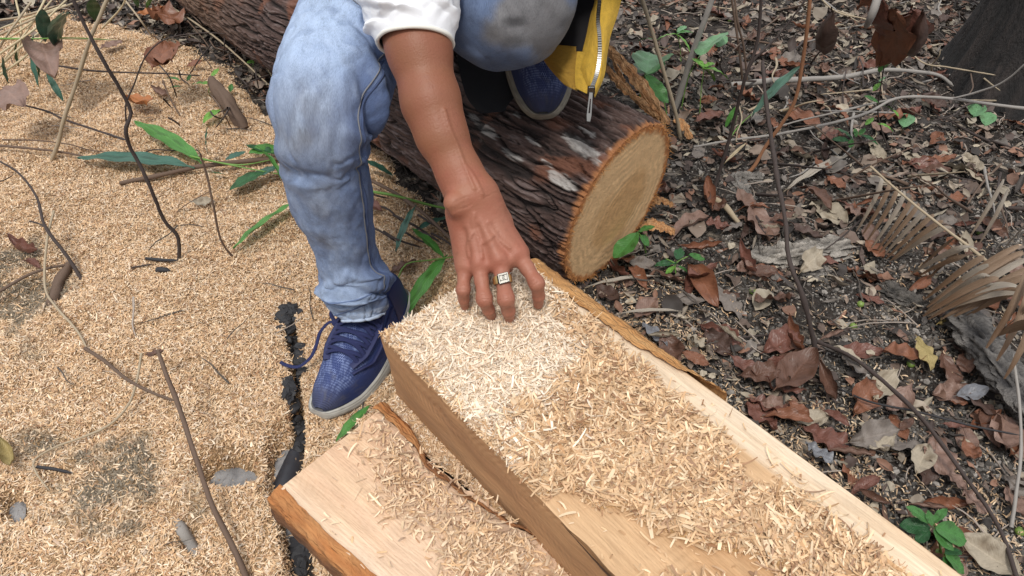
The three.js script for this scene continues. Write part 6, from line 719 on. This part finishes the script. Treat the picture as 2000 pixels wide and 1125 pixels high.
// green plants: stems with leaves
function plant(name, label, stems, leaves, mat, group, o = {}) {
  const t = thing(name, label, 'plant', group); t.position.copy(leaves[0][0]).setY(0); const sub = (p) => p.clone().sub(t.position);
  stems.forEach((L) => mesh('stem', tube(L.map(sub), o.r ?? 0.0016, 0.001, { seg: 14, rad: 6, knot: 0.1 }), barkM[o.stem ?? 'green'], t));
  leaves.forEach(([a, b, gi, m, roll, wide]) => { const q = mesh('leaf', (o.geo ?? greenG)[gi ?? Math.floor(rnd() * greenG.length)], m ? (GREEN[m] ?? BLADE[m]) : mat, t); aim(q, sub(a), sub(b), roll ?? rr(-0.3, 0.3)); if (wide) q.scale.x *= wide; }); return t;
}
const pa = (x, y, h) => onG(x, y, h);
plant('seedling', 'heart leaved green seedling at the foot of the sawn log end', [[pa(1262, 500, 0), pa(1256, 470, 0.06), pa(1246, 452, 0.085)], [pa(1256, 470, 0.06), pa(1262, 456, 0.07)]], [[pa(1246, 455, 0.085), pa(1199, 507, 0.07), 0, 'mid', 0.1], [pa(1248, 452, 0.085), pa(1279, 441, 0.09), 2, 'mid', -0.2], [pa(1250, 458, 0.075), pa(1268, 480, 0.055), 2, 'mid', 0.3]], GREEN.mid);
plant('seedling', 'low seedling with dark green leaves among the rust leaves', [[pa(1322, 545, 0), pa(1320, 515, 0.03), pa(1345, 500, 0.04)], [pa(1320, 515, 0.03), pa(1300, 505, 0.045)]], [[pa(1322, 512, 0.035), pa(1278, 518, 0.03), 1, 'deep'], [pa(1322, 508, 0.04), pa(1330, 485, 0.04), 0, 'deep'], [pa(1345, 498, 0.045), pa(1376, 507, 0.03), 0, 'mid'], [pa(1318, 520, 0.03), pa(1300, 535, 0.02), 0, 'bright'], [pa(1325, 520, 0.03), pa(1345, 532, 0.01), 1, 'mid']], GREEN.deep);
plant('seedling', 'broad pale green leaf held upright on a thin stem near the thick grey stick', [[pa(1330, 215, 0), pa(1345, 150, 0.1), pa(1366, 108, 0.16)]], [[pa(1366, 106, 0.17), pa(1414, 62, 0.19), 2, 'sage', -0.5, 1.0], [pa(1400, 90, 0.16), pa(1418, 66, 0.17), 1, 'sage', 0.5]], GREEN.sage);
plant('seedling', 'round leaved seedling between the yellow jacket and the pale stick', [[pa(1250, 200, 0.02), pa(1252, 165, 0.08), pa(1262, 140, 0.12)]], [[pa(1262, 142, 0.13), pa(1270, 100, 0.14), 2, 'sage', 0.2, 1.1], [pa(1262, 142, 0.13), pa(1292, 108, 0.12), 2, 'mid', -0.4]], GREEN.sage);
plant('seedling', 'single glossy dark green leaf behind the orange peeled bark', [[pa(1305, 235, 0.0), pa(1290, 180, 0.08), pa(1262, 148, 0.13)]], [[pa(1260, 146, 0.14), pa(1304, 202, 0.08), 0, 'mid', 0.5, 0.9]], GREEN.mid);
plant('seedling', 'small lime green shoot with narrow leaves left of the dark sapling stem', [[pa(1366, 235, 0), pa(1370, 170, 0.09), pa(1376, 130, 0.15)]], [[pa(1376, 130, 0.15), pa(1362, 118, 0.16), 3, 'bright'], [pa(1376, 130, 0.15), pa(1396, 122, 0.15), 1, 'bright'], [pa(1378, 130, 0.15), pa(1424, 152, 0.11), 3, 'bright'], [pa(1376, 132, 0.145), pa(1397, 158, 0.1), 3, 'bright'], [pa(1376, 132, 0.145), pa(1352, 112, 0.15), 3, 'bright']], GREEN.bright, null, { r: 0.0012 });
plant('seedling', 'thin shoot with arching leaves above the round leaved seedling', [[pa(1330, 120, 0.02), pa(1328, 90, 0.06), pa(1322, 64, 0.1)]], [[pa(1322, 64, 0.1), pa(1280, 78, 0.08), 3, 'bright'], [pa(1280, 76, 0.08), pa(1246, 78, 0.06), 3, 'mid'], [pa(1324, 66, 0.1), pa(1350, 102, 0.06), 3, 'bright'], [pa(1322, 62, 0.1), pa(1342, 50, 0.11), 1, 'sage'], [pa(1322, 64, 0.1), pa(1354, 62, 0.1), 3, 'mid']], GREEN.mid, null, { r: 0.0012 });
plant('grass_blade', 'long teal blade leaning up to the orange brown stem', [[pa(1415, 290, 0.0), pa(1440, 250, 0.02), pa(1470, 221, 0.05)]], [[pa(1466, 225, 0.05), pa(1562, 128, 0.2), 2, 'teal', 0.7, 0.75]], BLADE.teal, null, { geo: bladeG, r: 0.0022 });
plant('grass_blade', 'short dark green blade behind the teal blade', [[pa(1430, 262, 0), pa(1440, 225, 0.03)]], [[pa(1416, 250, 0.01), pa(1436, 208, 0.06), 2, 'green', 0.5]], BLADE.green, null, { geo: bladeG });
plant('sapling', 'slender sapling with small bright leaves in front of the hanging brown leaves', [[pa(1738, 300, 0), pa(1715, 225, 0.1), pa(1722, 160, 0.2), pa(1732, 110, 0.28), pa(1760, 50, 0.36)]], [[pa(1718, 142, 0.22), pa(1734, 118, 0.26), 0, 'mid'], [pa(1716, 160, 0.2), pa(1730, 150, 0.21), 0, 'sage'], [pa(1704, 178, 0.17), pa(1720, 162, 0.19), 2, 'bright'], [pa(1716, 200, 0.14), pa(1688, 186, 0.15), 3, 'mid'], [pa(1720, 205, 0.13), pa(1744, 214, 0.11), 3, 'mid'], [pa(1744, 214, 0.11), pa(1756, 228, 0.1), 1, 'bright'], [pa(1696, 222, 0.1), pa(1682, 224, 0.1), 1, 'bright'], [pa(1690, 245, 0.08), pa(1706, 230, 0.09), 0, 'bright'], [pa(1716, 240, 0.08), pa(1746, 256, 0.06), 3, 'bright'], [pa(1672, 268, 0.05), pa(1670, 250, 0.06), 1, 'mid'], [pa(1678, 265, 0.05), pa(1690, 250, 0.06), 0, 'mid'], [pa(1668, 272, 0.04), pa(1628, 248, 0.05), 3, 'deep'], [pa(1682, 262, 0.05), pa(1716, 282, 0.03), 3, 'deep'], [pa(1660, 274, 0.04), pa(1624, 272, 0.04), 1, 'deep'], [pa(1664, 272, 0.04), pa(1660, 290, 0.03), 0, 'mid'], [pa(1780, 20, 0.38), pa(1784, 38, 0.36), 1, 'bright'], [pa(1756, 88, 0.3), pa(1768, 70, 0.32), 0, 'sage']], GREEN.mid, null, { r: 0.0018, stem: 'dark' });
plant('shrub', 'low glossy green bush at the bottom right beside the pale edge of the beam', [[pa(1840, 1090, 0), pa(1830, 1040, 0.05), pa(1822, 1020, 0.07)], [pa(1845, 1090, 0), pa(1850, 1060, 0.04)]], [[pa(1818, 1030, 0.06), pa(1756, 1025, 0.05), 2, 'deep', -0.3], [pa(1818, 1022, 0.07), pa(1770, 988, 0.08), 2, 'mid', 0.2], [pa(1822, 1022, 0.07), pa(1850, 992, 0.08), 1, 'mid', -0.3], [pa(1828, 1030, 0.07), pa(1890, 1056, 0.05), 2, 'mid', 0.2], [pa(1822, 1034, 0.065), pa(1862, 1076, 0.05), 0, 'mid', 0.2], [pa(1816, 1034, 0.06), pa(1788, 1060, 0.045), 2, 'deep', 0], [pa(1820, 1028, 0.07), pa(1812, 996, 0.08), 0, 'mid', 0], [pa(1848, 1082, 0.05), pa(1885, 1120, 0.03), 2, 'mid', 0], [pa(1846, 1080, 0.05), pa(1878, 1075, 0.045), 2, 'deep', -0.3], [pa(1842, 1086, 0.045), pa(1856, 1128, 0.02), 0, 'mid', 0.3]], GREEN.mid);
for (const [x, y, l] of [[1908, 214, 'pale green round leaf lying before the foot of the dark tree'], [1930, 232, 'olive round leaf lying before the foot of the dark tree'], [1770, 235, 'yellow green round leaf lying under the long whitish twig']]) tag(aim(mesh('fallen_leaf', greenG[2], GREEN.sage), pa(x - 6, y + 12, 0.02), pa(x + 6, y - 14, 0.03)), l, 'leaf', 'green fallen leaves by the tree');
// bamboo-like blades, left
const bl = (name, label, x0, y0, h0, x1, y1, h1, gi, m, roll = 0, wide = 1) => { const q = mesh(name, bladeG[gi], BLADE[m]); aim(q, pa(x0, y0, h0), pa(x1, y1, h1), roll); q.scale.x *= wide; return tag(q, label, 'leaf', 'green blades around the sawdust'); };
plant('bamboo_shoot', 'green cut bamboo shoot lying across the sawdust toward the jeans', [[pa(372, 305, 0.03), pa(440, 320, 0.035), pa(500, 332, 0.03), pa(556, 342, 0.03)], [pa(398, 312, 0.03), pa(470, 322, 0.03), pa(540, 310, 0.03)]], [[pa(372, 320, 0.03), pa(150, 305, 0.025), 0, 'blue', 0.1, 1.35], [pa(392, 312, 0.03), pa(262, 234, 0.05), 0, 'green', 0.2, 1.45], [pa(404, 300, 0.03), pa(404, 248, 0.1), 2, 'blue', 0.4], [pa(480, 295, 0.03), pa(440, 312, 0.03), 2, 'blue', 0.0, 2.0], [pa(540, 300, 0.03), pa(480, 282, 0.04), 2, 'deep', 0.2, 2.2], [pa(552, 286, 0.03), pa(486, 298, 0.04), 2, 'green', -0.2, 2.0], [pa(560, 358, 0.03), pa(505, 282, 0.08), 1, 'green', 0.4, 1.2], [pa(520, 330, 0.03), pa(448, 370, 0.02), 2, 'deep', 0.1, 2.0], [pa(545, 322, 0.03), pa(500, 345, 0.03), 2, 'blue', 0.1, 2.2], [pa(440, 340, 0.02), pa(402, 336, 0.02), 2, 'deep', 0.3]], BLADE.green, null, { geo: bladeG, r: 0.0024 });
bl('bamboo_leaf', 'long narrow green blade lying on the sawdust left of the shin', 582, 388, 0.03, 454, 482, 0.02, 0, 'green', 0.4, 1.0);
bl('bamboo_leaf', 'upright bright green blade between the hem of the jeans and the beam', 870, 496, 0.035, 788, 618, 0.03, 0, 'green', 0.2, 1.25);
bl('bamboo_leaf', 'nibbled green blade behind the little finger', 868, 502, 0.035, 804, 444, 0.06, 2, 'green', 0.3, 1.2);
bl('bamboo_leaf', 'green blade under the toe of the blue shoe', 722, 790, 0.03, 655, 862, 0.02, 2, 'green', 0.1, 1.0);
bl('bamboo_leaf', 'dark green folded blade under the toe of the blue shoe', 722, 795, 0.02, 690, 812, 0.02, 2, 'blue', 0.2, 1.5);
bl('bamboo_leaf', 'dark curled blade between the forearm and the jeans', 810, 400, 0.05, 772, 490, 0.02, 0, 'blue', 0.4);
bl('bamboo_leaf', 'bluish blade lying along the foot of the log behind the jeans', 712, 312, 0.04, 768, 342, 0.02, 2, 'blue', 0.2, 1.3);
bl('bamboo_leaf', 'dark blade in the shade below the log behind the wrist', 880, 420, 0.03, 806, 452, 0.02, 2, 'blue', 0.2, 1.0);
twig('stalk', 'green stalk running from the jeans to the wrist along the log', 'green', [lying([[716, 372, 0.03], [770, 382, 0.035], [830, 398, 0.035], [890, 412, 0.03]], 0.003, 0.0026)]);
twig('dry_stick', 'brown cane lying from the shin toward the hand under the log', 'brown', [lying([[716, 348, 0.03], [770, 376, 0.03], [825, 415, 0.03], [890, 475, 0.03]], 0.0042, 0.0032)]);
twig('stalk', 'thin green stalk bent over between hem and hand', 'green', [lying([[900, 500, 0.03], [840, 508, 0.045], [792, 517, 0.05], [776, 548, 0.02], [768, 570, 0.01]], 0.0014, 0.0012)]);
for (const [x, y] of [[730, 380], [760, 410], [800, 435], [840, 460], [780, 470], [850, 440], [740, 450], [820, 470], [870, 470]]) tag(mesh('twig', lying([[x - rr(20, 40), y - rr(8, 22), 0.02], [x, y, 0.025], [x + rr(20, 45), y + rr(8, 26), 0.015]], 0.0026, 0.0018), barkM.dark), ...((w) => [w, 'twig', w])('dark twig in the shaded gap under the log, ' + (y < 420 ? 'nearer the shin' : y < 455 ? 'in the middle of the gap' : 'nearer the hand')));
// the hanging bunch at the upper left
plant('bamboo_branch', 'bunch of drooping blue green bamboo leaves at the upper left corner', [[pa(-10, 75, 0.15), pa(60, 76, 0.16), pa(140, 74, 0.16), pa(220, 78, 0.12)]], [[pa(82, 15, 0.25), pa(88, 80, 0.14), 2, 'blue', 0.3], [pa(128, 20, 0.26), pa(108, 90, 0.14), 2, 'blue', -0.3], [pa(124, 22, 0.26), pa(92, 66, 0.2), 0, 'teal', 0.2, 1.2], [pa(62, 70, 0.16), pa(74, 170, 0.05), 2, 'blue', 0.4, 0.9], [pa(78, 92, 0.14), pa(76, 150, 0.06), 2, 'deep', 0.2], [pa(90, 140, 0.09), pa(124, 198, 0.02), 2, 'blue', 0.2, 0.9], [pa(4, 110, 0.12), pa(16, 162, 0.05), 2, 'blue', 0.2], [pa(30, 80, 0.15), pa(36, 130, 0.08), 2, 'deep', 0.2], [pa(180, -5, 0.25), pa(186, 40, 0.18), 2, 'deep', 0.2, 1.4], [pa(260, -10, 0.2), pa(270, 14, 0.16), 2, 'deep', 0.2, 1.4], [pa(300, -10, 0.2), pa(286, 16, 0.16), 2, 'green', 0.2, 1.4]], BLADE.blue, null, { geo: bladeG, r: 0.0026 });
plant('seedling', 'tiny lime seedling by the root stub left of the knee', [[pa(412, 190, 0), pa(408, 175, 0.03), pa(416, 150, 0.06)]], [[pa(376, 162, 0.04), pa(414, 164, 0.04), 1, 'bright'], [pa(412, 150, 0.06), pa(428, 134, 0.08), 0, 'bright'], [pa(350, 155, 0.03), pa(322, 152, 0.03), 3, 'mid'], [pa(366, 158, 0.035), pa(372, 146, 0.04), 0, 'mid'], [pa(396, 238, 0.02), pa(430, 212, 0.03), 3, 'bright'], [pa(352, 168, 0.02), pa(330, 172, 0.02), 3, 'mid']], GREEN.bright, null, { r: 0.001 });
plant('seedling', 'thin green seedling against the log left of the thigh', [[pa(490, 140, 0), pa(500, 110, 0.05), pa(510, 80, 0.1)]], [[pa(500, 118, 0.05), pa(482, 124, 0.05), 0, 'bright'], [pa(502, 104, 0.06), pa(500, 84, 0.1), 1, 'mid'], [pa(506, 110, 0.06), pa(518, 100, 0.07), 0, 'mid'], [pa(512, 90, 0.09), pa(512, 68, 0.12), 3, 'mid'], [pa(450, 180, 0.01), pa(452, 164, 0.03), 0, 'mid']], GREEN.mid, null, { r: 0.001 });
// hanging dead leaves, upper right
{ const t = thing('dead_branch', 'branch of big hanging chestnut brown leaves left of the dark tree', 'branch'); mesh('stem', tube([pa(1722, -30, 0.5), pa(1704, 25, 0.46), pa(1690, 55, 0.42)], 0.008, 0.004), barkM.ash, t); for (const [a, b, h0, c, d, h1, g, m, r] of [[1736, -24, 0.5, 1672, 16, 0.45, 5, 'rust', 0.3], [1714, 8, 0.46, 1712, 72, 0.36, 0, 'red', 0.5], [1760, 16, 0.46, 1724, 122, 0.3, 5, 'rust', 0.6], [1776, 22, 0.44, 1756, 96, 0.34, 1, 'brown', -0.4], [1786, 34, 0.43, 1762, 128, 0.28, 0, 'red', -0.6], [1800, 46, 0.42, 1778, 124, 0.3, 3, 'dark', -0.3], [1612, 40, 0.3, 1606, 120, 0.15, 3, 'dark', 0.2]]) aim(mesh('leaf', dryG[g], DRY[m], t), pa(a, b, h0), pa(c, d, h1), r); }
// dead palm frond
{
  const t = thing('palm_frond', 'dead brown palm frond with curled leaflets at the right edge', 'palm frond');
  const rach = [[1700, 325, 0.2], [1760, 378, 0.18], [1830, 435, 0.15], [1905, 492, 0.12], [1985, 560, 0.08], [2060, 620, 0.05]].map(([x, y, h]) => pa(x, y, h)); mesh('rachis', tube(rach, 0.002, 0.003, { rad: 8 }), barkM.pale, t);
  const leaflet = (x0, y0, h0, x1, y1, h1, w, bend, m) => { const a = pa(x0, y0, h0), b = pa(x1, y1, h1), mid = a.clone().lerp(b, 0.5).add(V(bend * 0.4, Math.abs(bend), 0)), c = new THREE.QuadraticBezierCurve3(a, mid, b); return mesh('leaflet', grid(4, 18, (u, v) => { const p = c.getPoint(v), q = c.getTangent(v), view = V(0.25, 0.75, 0.55).normalize(), s = q.clone().cross(view).normalize(), W = w * Math.pow(Math.sin(Math.PI * clamp(0.07 + v * 0.9, 0, 1)), 0.6), x = (u - 0.5) * 2; return { p: p.addScaledVector(s, x * W).addScaledVector(view, Math.abs(x) * W * 0.5 + 0.001 * noise(v * 9, x0)), uv: [u, v], c: mixc([1, 1, 1], [0.6, 0.5, 0.42], v + 0.4 * noise(v * 4, x0)) }; }), BLADE[m ?? 'frond'], t); };
  [[1720, 342, 1672, 452, 'ash'], [1735, 352, 1685, 458], [1750, 364, 1694, 470], [1765, 373, 1702, 484], [1780, 384, 1712, 490], [1794, 397, 1716, 496], [1808, 409, 1724, 500], [1824, 420, 1730, 506], [1842, 433, 1738, 510], [1857, 446, 1745, 508], [1874, 460, 1796, 522], [1890, 474, 1808, 548]].forEach(([a, b, c, d, m], i) => leaflet(a, b, 0.12, c, d, 0.02, 0.0052, 0.05, m ?? (i % 3 ? 'frond' : 'ash')));
  [[1906, 487, 1780, 535, 'ash'], [1922, 503, 1804, 586], [1990, 480, 1810, 600], [1998, 492, 1808, 610], [2010, 505, 1835, 612, 'ash'], [1985, 560, 1806, 612, 'ash'], [1950, 545, 1802, 618], [1930, 540, 1812, 605, 'ash'], [2020, 540, 1850, 618], [2015, 570, 1880, 622], [1960, 350, 1895, 460, 'ash'], [1968, 370, 1912, 476, 'ash'], [2000, 440, 1945, 500, 'ash']].forEach(([a, b, c, d, m], i) => { leaflet(a, b, 0.14, c, d, 0.035, i > 9 ? 0.005 : 0.0062, i > 9 ? 0.01 : 0.05, m); if (i < 9) leaflet(a + 8, b + 15, 0.13, c + rr(2, 16), d + rr(4, 12), 0.03, 0.0052, 0.04, i % 2 ? 'ash' : 'frond'); });
  [[2005, 520, 1925, 680], [2010, 540, 1945, 705], [2010, 600, 1960, 740], [2015, 640, 1935, 660], [2020, 590, 1950, 650]].forEach(([a, b, c, d]) => leaflet(a, b, 0.2, c, d, 0.1, 0.0075, 0.03, 'frond'));
}
bl('grass_blade', 'pale dry grass blade lying from the foot of the log end to the right', 1145, 557, 0.02, 1290, 536, 0.02, 3, 'ash', 0, 0.9);
bl('grass_blade', 'pale dry grass blade lying against the far end of the beam', 1208, 610, 0.03, 1335, 606, 0.02, 3, 'ash', 0, 1.0);
bl('grass_blade', 'whitish broken blade hanging beside the dark sapling stem', 1415, 318, 0.03, 1458, 278, 0.06, 0, 'straw', 0.3, 0.7);
// green fruits
for (const [x, y, l] of [[1681, 594, 'upper of two small green fruits on bare soil near the palm leaflets'], [1667, 637, 'lower of two small green fruits on bare soil near the palm leaflets'], [1779, 711, 'small green fruit left of the yellowish blotched leaf'], [1992, 1038, 'small green fruit at the right edge near the bottom'], [1829, 1080, 'small green fruit in front of the glossy bush'], [1913, 454, 'small green fruit right of the palm rachis'], [1470, 569, 'tiny green fruit near the mauve grey leaf'], [1425, 40, 'small green fruit high up near the thin stick pair']]) { const p = pa(x, y, 0.006), g = new THREE.SphereGeometry(0.0068, 18, 12).scale(1, 0.88, 1), t = thing('green_fruit', l, 'fruit', 'small green fruits'); t.position.copy(p); mesh('fruit', g, phy([0.16, 0.24, 0.05], 0.45, {}), t); mesh('stalk', new THREE.CylinderGeometry(0.0008, 0.0012, 0.004, 6).translate(0.002, 0.0068, 0), barkM.brown, t); }
{ // frayed grey fibre in the gap of the plank
  const L = []; for (let k = 0; k < 260; k++) { const q = atH(878 + gauss() * 26, 965 + gauss() * 26, 0.132), d = V(rr(-1, 1), rr(-0.2, 0.8), rr(-1, 1)).multiplyScalar(0.014); L.push(tube([q, q.clone().addScaledVector(d, 0.5).add(V(0, 0.003, 0)), q.clone().add(d)], 0.0007, 0.0004, { seg: 3, rad: 3 })); }
  const m = mesh('fibre_clump', mergeGeometries(L), std([0.13, 0.1, 0.075], 0.95)); tag(m, 'grey fibrous clump caught in the gap beside the plank', 'fibre', null, 'stuff');
}
renderer.render(scene, camera);
